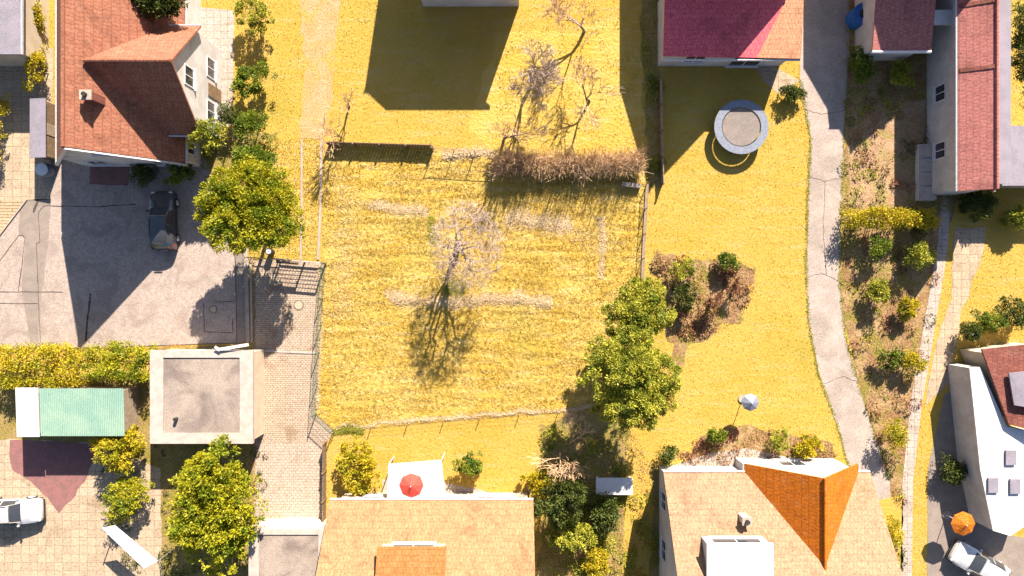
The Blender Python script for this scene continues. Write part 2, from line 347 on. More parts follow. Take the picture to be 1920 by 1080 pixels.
for pts, wd in [([(0, 488), (35, 442), (42, 441), (47, 446), (41, 500), (35, 546)], 0.05), ([(0, 547), (60, 547), (118, 548)], 0.05), ([(0, 569), (71, 569)], 0.05),
                ([(94, 384), (82, 387), (74, 396), (72, 403), (75, 454), (68, 457), (71, 520), (74, 604)], 0.05), ([(74, 604), (77, 652)], 0.03),
                ([(170, 551), (168, 570), (164, 600), (161, 640)], 0.14), ([(441, 466), (443, 560), (444, 640)], 0.06),
                ([(404, 566), (441, 565)], 0.05), ([(382, 568), (383, 622), (437, 624), (436, 598)], 0.05), ([(95, 386), (180, 388), (255, 383)], 0.06), ([(63, 398), (72, 375)], 0.16),
                ([(0, 655), (200, 651), (450, 643)], 0.07)]:
    seam('asphalt_seam', dense(pts), wd)
# kerbs, wall edges
def kerb(name, pts, wd, ht, mat, label=None, cat=None):
    m = MB(); q = [P(*p) for p in pts]
    for a, b in zip(q, q[1:]):
        m.bar((a.x, a.y, ht/2), (b.x, b.y, ht/2), wd, ht)
    o = m.build(name, M[mat]); return tag(o, label, cat, None, None if label else 'structure')
kerb('kerb', [(461.5, 462), (466, 642)], 0.28, 0.12, 'conc')
kerb('kerb', [(471, 486), (473.5, 642)], 0.14, 0.16, 'conc')
kerb('kerb', [(474, 657), (600, 662)], 0.14, 0.05, 'concpale')
kerb('path_edging', [(566, 262), (566, 400), (564, 487)], 0.15, 0.06, 'conc')
kerb('path_edging', [(603, 262), (601, 390), (597, 487)], 0.17, 0.07, 'conc')
kerb('kerb', [(0, 441), (51, 374)], 0.1, 0.1, 'conc')
# garden ground beyond the plot
sheet('garden_path', px((562, -200), (636, -200), (636, 0), (628, 150), (606, 262), (562, 262), (572, 120), (562, 0)), M['path'], 3, 0.15, 4)
sheet('house_terrace', px((340, 10), (440, 20), (436, 235), (395, 240), (340, 300), (340, 120)), M['slabs_pale'], 4)
sheet('shaded_terrace_soil', px((380, 240), (520, 250), (505, 300), (440, 300), (430, 480), (390, 420)), M['shadebed'], 1, 0.2, 5)
sheet('lower_yard', px((-100, 820), (200, 830), (300, 880), (310, 1300), (-100, 1300)), M['slabs'], 2, 0.1, 6)
sheet('painted_shade_patch', px((20, 825), (190, 830), (160, 900), (110, 960), (60, 900), (20, 880)), M['mauve'], 3, 0.12, 7)  # red-brown and purple shade painted as a ground sheet
sheet('planted_bed', px((-100, 700), (300, 700), (500, 830), (500, 1300), (250, 1300), (290, 1000), (160, 830), (-100, 830)), M['shadebed'], 1, 0.2, 8)
sheet('upper_garden', px((930, 60), (1060, 60), (1200, 20), (1212, 282), (930, 284), (880, 250)), M['lawn'], 1, 0.3, 9)
sheet('side_border', px((1200, -50), (1240, -50), (1240, 350), (1214, 350), (1212, 300)), M['shadebed'], 3, 0.12, 10)
sheet('south_bed', px((1010, 800), (1100, 770), (1180, 800), (1170, 880), (1240, 880), (1240, 1300), (1000, 1300), (1020, 930)), M['shadebed'], 1, 0.2, 11)  # dark sheet paints the tree shade into the ground colour
sheet('grass_strip', px((1178, 820), (1226, 812), (1222, 930), (1224, 1000), (1190, 1300), (1150, 1300), (1172, 960)), M['lawn2'], 3, 0.08, 12)
lane = [(1500, -200), (1590, -200), (1592, 100), (1582, 270), (1576, 420), (1574, 540), (1586, 640), (1612, 730), (1645, 830), (1668, 900), (1668, 1300), (1610, 1300), (1598, 900), (1570, 800), (1535, 700), (1516, 600), (1512, 500), (1516, 380), (1520, 260), (1500, 160)]
sheet('garden_lane', px(*lane), M['lane'], 5, 0.035, 30)
beds = px((1590, 0), (1800, 0), (1800, 360), (1770, 450), (1748, 600), (1722, 760), (1700, 900), (1672, 1300), (1668, 900), (1612, 730), (1576, 560), (1580, 300))
sheet('garden_bed', beds, M['bed'], 2, 0.12, 13)
sheet('bare_soil_plot', px((1590, 275), (1700, 190), (1735, 188), (1728, 390), (1592, 392)), M['soil'], 3, 0.1, 14)
sheet('narrow_path', px((1768, 345), (1786, 345), (1776, 470), (1752, 620), (1728, 760), (1712, 900), (1706, 1300), (1682, 1300), (1692, 900), (1706, 760), (1732, 610), (1756, 470)), M['slabs_pale'], 6)
sheet('crossing_path', px((1790, 425), (1850, 425), (1842, 470), (1800, 600), (1778, 720), (1735, 760), (1756, 640), (1782, 560), (1786, 500)), M['slabs'], 4, 0.08, 15)
sheet('yard_paving', px((1770, 740), (1840, 700), (1870, 1000), (1930, 1010), (1930, 1300), (1735, 1300), (1740, 880)), M['asphalt_dk'], 3, 0.03)
sheet('yellow_verge', px((1632, 940), (1692, 930), (1690, 1300), (1640, 1300)), M['lawn2'], 6, 0.08, 16)
sheet('shrub_bed', px((1225, 470), (1300, 490), (1420, 500), (1390, 600), (1300, 640), (1270, 700), (1240, 600)), M['bed'], 3, 0.4, 17)
sheet('front_bed', px((1290, 870), (1310, 820), (1400, 800), (1560, 830), (1570, 880), (1560, 900), (1240, 900)), M['bed'], 3, 0.15, 18)
sheet('front_terrace', px((1240, 880), (1330, 850), (1400, 840), (1560, 875), (1600, 905), (1600, 1000), (1240, 1000)), M['slabs_pale'], 4)
sheet('patio', px((715, 900), (800, 880), (830, 905), (960, 930), (1010, 960), (620, 1000), (620, 960), (720, 955)), M['slabs_pale'], 3, 0.04)
sheet('annex_terrace', px((1400, 100), (1500, 150), (1460, 175), (1430, 150)), M['slabs'], 3, 0.05)
# ================================================================ grass blades and straw (nobody could count them)
hard = [px((470, 486), (610, 492), (598, 660), (592, 776), (626, 808), (470, 830))]
n = 260000
pp = scatter(plot, n)
wn = np.array([mnoise.noise(Vector((x*0.35, y*2.6, 0))) for x, y, _ in pp[:, :3]])
wn2 = np.array([mnoise.noise(Vector((x*3.6, y*4.6, 9))) for x, y, _ in pp]); keep = rng.uniform(0, 1, len(pp)) < (0.45+0.7*wn+0.8*wn2); pp = pp[keep]; pp[:, 2] = 0.004
tag(quads('grass', blades_at(pp, 0.11, 0.019, 0.9, 0.45), M['blades']), 'dense dry yellow grass covering the fenced plot', 'grass', None, 'stuff')
s1 = scatter(strip, 16000); s1[:, 2] = 0.008
tag(quads('grass', blades_at(s1, 0.09, 0.017, 0.9, 0.5), M['blades']), 'dry brownish grass between the two pale path edgings', 'grass', None, 'stuff')
gp = rng.uniform((-38, -22), (38, 22), (230000, 2)); bad = inside(gp, plot) | inside(gp, strip) | inside(gp, lot)
for o in list(bpy.data.objects):
    if o.type == 'MESH' and o.get('kind') == 'structure' and o.name.split('.')[0] not in ('ground', 'plot_lawn', 'grass_strip', 'yellow_verge', 'rough_grass_strip') and len(o.data.polygons) == 1:
        bad |= inside(gp, [v.co[:2] for v in o.data.vertices])
gp = gp[~bad]; gp = np.concatenate([gp, np.full((len(gp), 1), 0.003)], 1)
tag(quads('grass', blades_at(gp, 0.075, 0.02, 0.9, 0.4), M['blades2']), 'bright yellow lawn grass of the neighbouring gardens', 'grass', None, 'stuff')
bp = np.concatenate([scatter(beds, 16000), scatter(px((1290, 870), (1310, 820), (1400, 800), (1560, 830), (1560, 880)), 4000), scatter(px((1225, 470), (1300, 490), (1420, 500), (1390, 600), (1300, 640), (1240, 600)), 5000), scatter(px((930, 60), (1200, 20), (1212, 282), (930, 284)), 4000), scatter(px((1010, 800), (1180, 800), (1240, 900), (1240, 1080), (1000, 1080)), 12000)])
bp = bp[~inside(bp, px(*lane))]
cl = np.array([mnoise.noise(Vector((x*0.9, y*0.9, 7))) for x, y, _ in bp]); bp = bp[cl + rng.normal(0, .22, len(bp)) > 0.02]; bp[:, 2] = 0.008
tag(quads('bed_plants', blades_at(bp, 0.16, 0.022, 0.9, 0.4), M['bedb']), 'low brown and olive growth of the garden beds', 'ground cover', None, 'stuff')
def lowplants(poly, n, mat, label, name, seed, sz=0.45, L=0.13):
    r = np.random.default_rng(seed); c = scatter(poly, n); cl = np.array([mnoise.noise(Vector((x*0.55, y*0.55, seed*1.7))) for x, y, _ in c]); c = c[cl > 0.02]
    c = c[~inside(c, px(*lane))]; k = r.integers(12, 90, len(c)); idx = np.repeat(np.arange(len(c)), k); q = unit(r.normal(0, 1, (len(idx), 3)))
    s_ = (k[idx]/90.0)[:, None]; p = c[idx]+q*sz*s_*np.array([1, 1, .6]); p[:, 2] = np.abs(p[:, 2])+0.02; q[:, 2] = np.abs(q[:, 2])
    tag(quads(name, leaves_at(p, q, L, 0.035, r), M[mat]), label, 'ground cover', None, 'stuff')
lowplants(beds, 330, 'leafo', 'patchy olive ground cover of the long garden bed beside the lane', 'ground_cover', 3)
lowplants(beds, 260, 'twigred', 'russet dead perennials of the long garden bed beside the lane', 'dead_perennials', 4, 0.5, 0.18)
lowplants(beds, 200, 'leafd', 'dark green ground cover of the long garden bed beside the lane', 'ground_cover', 6)
lowplants(px((1240, 880), (1310, 815), (1400, 795), (1560, 825), (1565, 885), (1300, 880)), 110, 'twigred', 'russet dead perennials of the front bed above the orange gabled house', 'dead_perennials', 5, 0.45, 0.16)
lowplants(px((1010, 790), (1175, 790), (1175, 880), (1235, 900), (1240, 1090), (1000, 1090)), 420, 'leafo', 'olive ground cover of the shaded bed between the two lower houses', 'ground_cover', 7)
lowplants(px((250, 800), (500, 820), (500, 1090), (250, 1090), (150, 830)), 260, 'leafd', 'dark ground cover around the big yellow-green tree', 'ground_cover', 8)
lowplants(px((1225, 470), (1420, 500), (1390, 600), (1300, 640), (1240, 600)), 160, 'twigred', 'russet dead stems of the round bed right of the plot', 'dead_perennials', 9, 0.45, 0.16)
lowplants(px((380, 240), (520, 250), (505, 300), (440, 300), (400, 400)), 120, 'leafg', 'green ground cover below the pale house terrace', 'ground_cover', 10)
lowplants(px((1200, 0), (1240, 0), (1240, 350), (1214, 350)), 120, 'leafo', 'olive growth along the pale narrow fence', 'ground_cover', 11)
def straw(pts, width, n, label, L=0.12, hgt=0.10, mat='strawb'):
    q = [P(*p) for p in pts]; c = []
    seg = [(a, b, (b-a).length) for a, b in zip(q, q[1:])]; tot = sum(s[2] for s in seg)
    for a, b, l in seg:
        k = int(n*l/tot); t = rng.uniform(0, 1, k); d = (b-a)/l; nr = Vector((-d.y, d.x, 0))
        off = rng.normal(0, width*0.5, k)
        for ti, oi in zip(t, off):
            p = a.lerp(b, ti); lump = 0.5+0.9*mnoise.noise(Vector((p.x*1.3, p.y*1.3, 3)))
            oi *= (0.6+lump*0.7); 
            if random.random() > 0.45+lump: continue
            c.append((p.x+nr.x*oi, p.y+nr.y*oi+0.25*mnoise.noise(Vector((p.x*0.8, 5, 0))), 0.01+hgt*max(0, lump)*math.exp(-(oi/width)**2*2)*random.random()))
    tag(quads('cut_grass', blades_at(np.array(c), L, 0.02, 1.0, 0.1, flat=True), M[mat]), label, 'cut grass', None, 'stuff')
straw([(722, 548), (745, 558), (800, 566), (860, 566), (940, 558), (1035, 566)], 0.55, 9000, 'long pale windrow of cut grass crossing below the bare fruit tree', hgt=0.3)
straw([(726, 550), (752, 560)], 0.5, 1600, 'pale heap at the left end of the long windrow', hgt=0.3)
straw([(690, 383), (740, 392), (805, 395)], 0.45, 3200, 'pale strip of cut grass left of the fruit tree crown')
straw([(945, 408), (1000, 414), (1075, 424)], 0.7, 5000, 'broad pale patch of cut grass right of the fruit tree crown', hgt=0.15)
straw([(1127, 405), (1132, 450), (1126, 520)], 0.3, 1900, 'narrow upright strip of pale cut grass near the right fence')
straw([(1040, 405), (1120, 470)], 1.2, 700, 'thin scatter of pale straw between two pale strips')
straw([(645, 350), (650, 430), (640, 600)], 1.4, 2200, 'thin pale straw scatter along the left side of the plot')
straw([(630, 802), (760, 789), (900, 778), (1110, 764)], 0.13, 5000, 'pale dry grass bank along the lower fence', L=0.17, hgt=0.12)
straw([(830, 292), (880, 285), (925, 290)], 0.3, 2200, 'dry pale grass under the upper wire fence', L=0.2, hgt=0.2)
straw([(600, 500), (601, 600), (597, 700), (595, 765)], 0.14, 3000, 'dry grass fringe growing through the green mesh fence', L=0.18, hgt=0.2)
straw([(628, 808), (680, 803)], 0.3, 2200, 'green grass tuft at the lower left fence corner', L=0.25, hgt=0.2, mat='greenb')
straw([(808, 405), (812, 455)], 0.35, 800, 'fresh green grass left of the bare tree crown', mat='greenb')
straw([(838, 535), (870, 548)], 0.8, 1200, 'fresh green grass around the shaded tree foot', mat='greenb')

for pts, lb in (([(1501, 150), (1520, 260), (1514, 380), (1511, 500), (1516, 600), (1535, 700), (1570, 800), (1598, 895)], 'ragged grass fringe along the left edge of the lane'), ([(1591, 100), (1582, 270), (1576, 420), (1574, 540), (1586, 640), (1612, 730), (1645, 830), (1668, 900)], 'ragged grass fringe along the right edge of the lane'),
                ([(475, 490), (475, 650), (476, 830), (476, 980)], 'dry weeds along the left edge of the brick paved drive'), ([(470, 640), (440, 648), (200, 655), (0, 660)], 'dry weeds along the lower edge of the car park')):
    straw(pts, 0.12, 2600, lb, L=0.13, hgt=0.06, mat='bedb' if 'weeds' in lb else 'greenb')
for pts in ([(1514, 330), (1545, 340), (1577, 334)], [(1513, 520), (1540, 512), (1575, 528)], [(1545, 720), (1580, 705), (1612, 718)], [(1504, 205), (1540, 215), (1585, 206)], [(1548, 340), (1543, 420), (1549, 515)]): seam('lane_crack', dense(pts, 8, 2.5), 0.03, lv=7)
# ================================================================ FENCES AND GATE
def mesh_fence(name, label, pts, hgt, step, mat='green', wire=0.006, gx=0.25, gz=0.2, pr=0.03, rail=True):
    q = [P(*p) for p in pts]; t = thing(name, label, 'fence', (q[0].x, q[0].y, 0)); wm = MB(); rl = MB()
    for a, b in zip(q, q[1:]):
        l = (b-a).length; k = max(1, round(l/step))
        for i in range(k+1):
            if i == 0 and a is not q[0]: continue
            p = a.lerp(b, i/k); MB().tube((p.x, p.y, 0), (p.x, p.y, hgt+0.06), pr, n=8).build('post', M[mat], t)
        nn = int(l/gx)
        for i in range(nn):
            p = a.lerp(b, (i+0.5)/nn); wm.tube((p.x, p.y, 0.05), (p.x, p.y, hgt), wire, n=3, cap=False)
        z = 0.05
        while z <= hgt:
            wm.tube((a.x, a.y, z), (b.x, b.y, z), wire*1.1, n=3, cap=False); z += gz
        rl.bar((a.x, a.y, hgt+0.01), (b.x, b.y, hgt+0.01), 0.03, 0.03)
    wm.build('wire_mesh', M[mat], t)
    if rail: rl.build('top_rail', M[mat], t)
    return t
mesh_fence('mesh_fence', 'green wire mesh fence between the brick paved drive and the plot', [(612, 494), (606, 560), (600, 660), (593, 776)], 1.25, 2.35)
mesh_fence('mesh_fence', 'short slanting green fence at the lower left plot corner', [(593, 776), (626, 806)], 1.1, 1.8, pr=0.035, gx=0.12)
mesh_fence('wire_fence', 'thin wire fence along the lower edge of the plot', [(628, 808), (900, 783), (1120, 768)], 0.55, 2.6, 'wood', 0.004, rail=False)
mesh_fence('wire_fence', 'thin wire fence between plot and bare garden, left of the bare hedge', [(812, 283), (930, 290)], 1.3, 1.5, 'woodpale', 0.004)
mesh_fence('wire_fence', 'grey wire fence along the right edge of the plot', [(1212, 345), (1206, 440), (1202, 530)], 0.9, 1.8, 'wood', 0.006)
kerb('timber_edging', [(1213.5, 345), (1208, 440), (1204, 530)], 0.22, 0.12, 'woodpale', 'grey timber boards lying along the right wire fence', 'edging')
def board_fence(name, label, pts, hgt, mat, thick=0.05, post=True):
    q = [P(*p) for p in pts]; t = thing(name, label, 'fence', (q[0].x, q[0].y, 0)); b_ = MB()
    for a, b in zip(q, q[1:]):
        l = (b-a).length; k = max(1, int(l/0.22)); d = (b-a)/k
        for i in range(k):
            p = a+d*i+d*0.045; r = a+d*(i+1)-d*0.045; h2 = hgt*random.uniform(0.96, 1.03)
            b_.bar((p.x, p.y, h2/2+0.02), (r.x, r.y, h2/2+0.02), thick, h2)
        for i in range(max(1, round(l/2))+1):
            p = a.lerp(b, i/max(1, round(l/2))); MB().box(p.x-0.06, p.x+0.06, p.y-0.12, p.y-0.03, 0, hgt+0.12).build('post', M['wood'], t)
    b_.build('boards', M[mat], t); return t
board_fence('board_fence', 'low brown board fence along the upper left of the plot', [(618, 270), (812, 276)], 0.78, 'wood')
board_fence('board_fence', 'brown board fence beside the lower driveway', [(612, 826), (611, 985)], 0.9, 'wood')
board_fence('board_fence', 'pale narrow fence left of the trampoline lawn', [(1236, 150), (1240, 345)], 0.8, 'woodpale')
# gate with its frame, top left of the drive
ga = P(472, 484); gm = P(528, 487); gm2 = P(572, 490); gb = P(611, 494)
t = thing('garden_gate', 'steel gate with mesh infill at the top of the brick paved drive', 'gate', (gm.x, gm.y, 0))
gh = 1.5
for p in (gm, gm2, gb): MB().box(p.x-0.05, p.x+0.05, p.y-0.05, p.y+0.05, 0, gh+0.02).build('post', M['steel'], t)
MB().bar((gm.x, gm.y, gh), (gb.x, gb.y, gh), 0.08, 0.1).build('top_rail', M['concpale'], t)
MB().bar((gm.x, gm.y, 0.32), (gb.x, gb.y, 0.32), 0.08, 0.09).build('bottom_rail', M['steel'], t)
m = MB()
for i in range(1, 15):
    p = gm.lerp(gb, i/15); m.tube((p.x, p.y, 0.3), (p.x, p.y, gh), 0.012, n=4, cap=False)
for k in range(1, 7):
    m.tube((gm.x, gm.y, 0.3+k*0.19), (gb.x, gb.y, 0.3+k*0.19), 0.018, n=4, cap=False)
m.build('wire_mesh', M['green'], t)
MB().box(gm2.x-0.12, gm2.x-0.05, gm2.y-0.1, gm2.y+0.02, 0.95, 1.02).build('handle', M['dark'], t)
t = thing('fence_panel', 'pale fence rail between the kerb and the steel gate', 'fence', (ga.x, ga.y, 0))
for k in range(4):
    p = ga.lerp(gm, k/3.3); MB().box(p.x-0.035, p.x+0.035, p.y-0.035, p.y+0.035, 0, 1.3).build('post', M['steel'], t)
q = ga.lerp(gm, 0.97)
MB().bar((ga.x, ga.y, 1.3), (q.x, q.y, 1.3), 0.05, 0.05).build('top_rail', M['woodpale'], t)
MB().bar((ga.x, ga.y, 0.4), (q.x, q.y, 0.4), 0.04, 0.05).build('bottom_rail', M['steel'], t)
gt = [o for o in bpy.data.objects if o.name == 'garden_gate'][0]
MB().bar((gm.x+0.05, gm.y-0.16, 1.28), (gm2.x-0.1, gm2.y-0.16, 1.28), 0.26, 0.05).build('shelf_board', M['wood'], gt)
# ramp of white timber leaning at the garage corner
t = thing('white_planks', 'white planks lying at the upper right corner of the gravel roofed garage', 'planks', tuple(P(430, 652)))
a = P(412, 655, 2.7); b = P(466, 646, 2.7); MB().bar((a.x, a.y, 2.72), (b.x, b.y, 2.72), 0.2, 0.06).build('plank', M['white'], t)
a = P(404, 650, 2.7); b = P(414, 656, 2.7); MB().bar((a.x, a.y, 2.8), (b.x, b.y, 2.8), 0.16, 0.05).build('plank', M['white'], t)
# manholes
def manhole(u, v, r, label):
    p = P(u, v); t = thing('manhole_cover', label, 'manhole cover', (p.x, p.y, 0.01))
    MB().disc(p, r, 0.012, 0.024, 32).build('ring', M['ring'], t); MB().disc(p, r*0.78, 0.018, 0.03, 32).build('lid', M['iron'], t)
manhole(560, 572, 0.37, 'pale round manhole cover in the brick paved drive')
manhole(400, 580, 0.30, 'pale round manhole cover in the asphalt under tree shade')
# ================================================================ TREES
def crown_clumps(r, rad, nlobe, nclump, flat=0.0):
    rad = np.array(rad, float); lobes = []
    for i in range(nlobe):
        d = unit(r.normal(0, 1, 3)); d[2] = abs(d[2])*0.9-0.15
        c = d*rad*r.uniform(0.35, 0.72); lr = r.uniform(0.30, 0.5)
        lobes.append((c, lr))
    lobes.append((np.zeros(3), 0.62))
    pts = []; outs = []
    w_ = np.array([l[1]**2 for l in lobes]); w_ /= w_.sum()
    for i in r.choice(len(lobes), nclump, p=w_):
        c, lr = lobes[i]; d = unit(r.normal(0, 1, 3))
        if d[2] < -0.3: d[2] *= -0.6
        p = c + d*rad*lr*r.uniform(0.72, 1.05); pts.append(p); outs.append(unit(p/rad*0.6 + d*0.5 + np.array([0, 0, 0.15])))
    return np.array(pts), np.array(outs)
def trunk_mb(r, x, y, z0, zc, rr, rad, cx=0, cy=0, n=7):
    m = MB(); p = Vector((x, y, z0)); top = Vector((x+cx, y+cy, zc)); mid = p.lerp(top, 0.55)+Vector((r.normal(0, .06), r.normal(0, .06), 0))
    m.tube(p, mid, rr, rr*0.75, 8); m.tube(mid, top, rr*0.75, rr*0.45, 8)
    for i in range(n):
        a = 2*math.pi*(i+r.uniform(-.3, .3))/n; s = mid.lerp(top, r.uniform(0, 1))
        k = r.uniform(0.45, 0.75); e = top+Vector((math.cos(a)*rad[0]*k, math.sin(a)*rad[1]*k, rad[2]*r.uniform(-.2, .55)))
        h_ = s.lerp(e, 0.5)+Vector((0, 0, 0.15*rad[2])); m.tube(s, h_, rr*0.4, rr*0.25, 5); m.tube(h_, e, rr*0.25, rr*0.08, 5)
    return m
def tree(name, u, v, zc, rad, leaf, label, cat='tree', nclump=260, per=55, L=0.15, W=0.045, nlobe=9, cl=0.3, seed=1, group=None, bark='bark', rr=0.14, lean=(0, 0), trunk='trunk'):
    """u, v: where the photo shows the crown's middle, zc metres up"""
    r = np.random.default_rng(seed); c = P(u, v, zc); x, y = c.x-lean[0], c.y-lean[1]
    t = thing(name, label, cat, (x, y, 0), 0, group)
    trunk_mb(r, x, y, 0, zc, rr, rad, *lean).build(trunk, M[bark], t, True)
    pts, outs = crown_clumps(r, rad, nlobe, nclump)
    nl = r.integers(int(per*0.7), int(per*2.0), len(pts)); idx = np.repeat(np.arange(len(pts)), nl)
    cs = r.uniform(0.5, 1.5, len(pts))[idx][:, None]; L = L*r.uniform(0.7, 1.35, len(pts))[idx]
    q = unit(r.normal(0, 1, (len(idx), 3))+outs[idx]*0.5)*(r.uniform(0.25, 1, (len(idx), 1))**0.5)
    lp = pts[idx] + q*cl*1.05*cs*np.array([1, 1, 0.6]) + outs[idx]*cl*0.2
    lp += np.array([c.x, c.y, zc]); lp[:, 2] = np.maximum(lp[:, 2], 0.08)
    quads('crown', leaves_at(lp, outs[idx], L, W, r), M[leaf], t)
    return t
tree('broadleaf_tree', 474, 386, 4.2, (3.9, 3.1, 2.4), 'leafy', 'full yellow-green tree between the car park and the rough grass strip', nclump=470, per=90, L=0.17, W=0.04, nlobe=19, cl=0.38, seed=3, rr=0.16)
tree('broadleaf_tree', 476, 300, 2.6, (1.25, 1.15, 1.3), 'leafg', 'small dark green tree just above the yellow-green tree', nclump=150, per=70, L=0.13, W=0.045, nlobe=6, cl=0.3, seed=4, rr=0.08)
tree('laurel_tree', 1188, 588, 3.3, (2.45, 2.6, 2.8), 'leafo', 'olive green tree at the right fence, upper one of the pair', nclump=300, per=90, L=0.14, W=0.04, nlobe=15, cl=0.32, seed=8, rr=0.12)
tree('laurel_tree', 1172, 716, 4.3, (3.9, 3.25, 3.3), 'leafo', 'larger olive green tree at the lower right plot corner', nclump=500, per=95, L=0.15, W=0.042, nlobe=21, cl=0.33, seed=9, rr=0.15)
def bare(name, u, v, height, spread, label, mat='twig', bark='barkpale', seed=1, depth=5, lean=(0.1, 0.1), trunk_h=0.22, rr=0.12, kids=(3, 4), cat='bare tree', base_px=True, blobs=0, group=None, rmin=0.013, l1=None, droop=0):
    rd = random.Random(seed); b = P(u, v); t = thing(name, label, cat, (b.x, b.y, 0), 0, group); tm = MB(); cm = MB()
    def grow(p, d, L, r, k):
        n = 2 if k > 1 else 1
        for i in range(n):
            if droop and k <= 2: d = d+Vector((0, 0, -droop))
            d = (d+Vector((rd.gauss(0, .16), rd.gauss(0, .16), rd.gauss(0.05, .10)))).normalized(); q = p+d*L/n; r = max(r, rmin)
            (tm if k >= depth-1 else cm).tube(p, q, r, r*0.88, 6 if k >= depth-1 else (4 if k > 2 else 3), k >= depth-1); p = q; r *= 0.88
        if k == 0: return
        for i in range(rd.randint(*kids)):
            a = rd.uniform(0, 2*math.pi); s = rd.uniform(0.45, 0.95)*spread
            o = d.orthogonal().normalized(); o2 = d.cross(o)
            nd = (d + (o*math.cos(a)+o2*math.sin(a))*s + Vector((0, 0, 0.12))).normalized()
            st = p - d*L*rd.uniform(0, 0.35)*(k < depth)
            grow(st, nd, (L1*rd.uniform(0.85, 1.15) if L1 and k == depth else L*rd.uniform(0.62, 0.84)), r*rd.uniform(0.55, 0.75), k-1)
    L0 = height*trunk_h
    L1 = l1
    grow(Vector((b.x, b.y, 0)), Vector((lean[0], lean[1], 1)).normalized(), L0, rr, depth)
    tm.build('trunk', M[bark], t, True); cm.build('crown', M[mat], t)
    return t
def fruit_tree(u, v, label, cen, rad, seed=1):
    r = np.random.default_rng(seed); b = P(u, v); t = thing('fruit_tree', label, 'bare tree', (b.x, b.y, 0)); tm = MB(); cm = MB()
    cen = np.array(cen)+np.array([b.x, b.y, 0]); rad = np.array(rad)
    def limb(p, q, r0, r1, n, m, sides, sag=0.12):
        p = np.array(p); q = np.array(q); L = np.linalg.norm(q-p); pts = [p]
        for i in range(1, n+1):
            f = i/n; x = p+(q-p)*f+r.normal(0, L*0.045, 3)*(i < n)+np.array([0, 0, sag*L*4*f*(1-f)]); pts.append(x)
        for i in range(n): m.tube(pts[i], pts[i+1], r0+(r1-r0)*i/n, r0+(r1-r0)*(i+1)/n, sides, False)
        return pts
    fork = np.array([b.x+.08, b.y+.1, 1.55])
    limb((b.x, b.y, 0), fork, 0.19, 0.15, 3, tm, 8, 0)
    lv = []
    for i in range(6):
        a = 2*math.pi*(i+r.uniform(-.25, .25))/6; tgt = cen+rad*np.array([math.cos(a)*.62, math.sin(a)*.62, r.uniform(-.1, .45)]); lv += limb(fork, tgt, 0.085, 0.035, 6, tm, 6)[2:]
    lv += limb(fork, cen+rad*np.array([0, .05, .7]), 0.09, 0.03, 6, tm, 6)[2:]
    for cnt, k, r0, r1, n, sd in ((46, .86, .032, .014, 4, 5), (300, 1.0, .014, .008, 3, 3), (3300, 1.06, .0088, .006, 2, 3)):
        A = np.array(lv); new = []
        for i in range(cnt):
            d = unit(r.normal(0, 1, 3)); d[2] = d[2] if d[2] > -.45 else -d[2]*.5
            q = cen+rad*d*k*r.uniform(.62, 1)*(1+0.16*mnoise.noise(Vector(d*2.2))); j = int(np.argmin(((A-q)**2).sum(1)+r.uniform(0, .25, len(A)))); p = A[j]
            if cnt > 1000: q = p+(q-p)*min(1, .75/max(np.linalg.norm(q-p), 1e-3))
            new += limb(p, q, r0, r1, n, cm, sd)[1:]
        lv += new
    tm.build('trunk', M['barkpale'], t, True); cm.build('crown', M['twig'], t)
fruit_tree(856, 468, 'bare pale fruit tree standing in the middle of the plot', (1.0, 0.0, 3.9), (2.5, 3.05, 2.2), 3)
# bare shrub hedge along the upper right edge
def twighedge(name, x0, x1, y0, y1, h, n, mat, label, seed, spread=0.35, L=0.7, tall=300):
    r = np.random.default_rng(seed); cx, cy = (x0+x1)/2, (y0+y1)/2; t = thing(name, label, 'hedge', (cx, cy, 0))
    m = MB(); k = int((x1-x0)*3)
    for i in range(k):
        x = x0+(x1-x0)*(i+0.5)/k+r.normal(0, .1); y = cy+r.normal(0, .12); 
        m.tube((x, y, 0), (x+r.normal(0, .15), y+r.normal(0, .15), h*0.75), 0.025, 0.012, 4)
    m.build('stems', M['bark'], t)
    c = np.stack([r.uniform(x0, x1, n), cy+r.normal(0, 1, n)*(y1-y0)*0.26, h*(0.25+0.68*r.uniform(0, 1, n)**0.6)], 1)
    jag = np.array([mnoise.noise(Vector((x*1.1, 0, seed))) for x in c[:, 0]]); c[:, 1] += jag*0.35; c[:, 2] *= 1+0.18*jag
    d = r.normal(0, 1, (n, 3))*np.array([0.55, 0.75, 0.35]); d[:, 1] += (c[:, 1]-cy)*0.9; d[:, 2] += 0.9; d = unit(d)
    s = unit(np.cross(d, r.normal(0, 1, (n, 3)))); LL = (L*r.uniform(0.5, 1.3, n))[:, None]; W = 0.014
    if tall:
        k2 = tall; xx = r.uniform(x0, x1, k2); yy = cy+r.normal(0, 1, k2)*(y1-y0)*0.22; hh = r.uniform(1.6, 3.3, k2)*(1+0.25*np.array([mnoise.noise(Vector((x*.6, 2, seed))) for x in xx]))
        m = MB()
        for a_, b_, c2 in zip(xx, yy, hh):
            e = (a_+r.normal(0, .16), b_+r.normal(0, .25), c2); m.tube((a_, b_, 0), e, 0.016, 0.008, 3, False)
            for q_ in range(3): 
                f_ = r.uniform(.5, .9); s_ = (a_+(e[0]-a_)*f_, b_+(e[1]-b_)*f_, c2*f_); m.tube(s_, (s_[0]+r.normal(0, .22), s_[1]+r.normal(0, .22), s_[2]+r.uniform(.2, .5)), 0.008, 0.005, 3, False)
        m.build('tall_shoots', M[mat], t)
    droop = np.zeros((n, 3)); droop[:, 2] = -0.18*LL[:, 0]
    quads('twigs', np.stack([c-s*W, c+s*W, c+d*LL+s*W*0.4+droop, c+d*LL-s*W*0.4+droop], 1), M[mat], t)
    return t
a = P(925, 300); b = P(1205, 322)
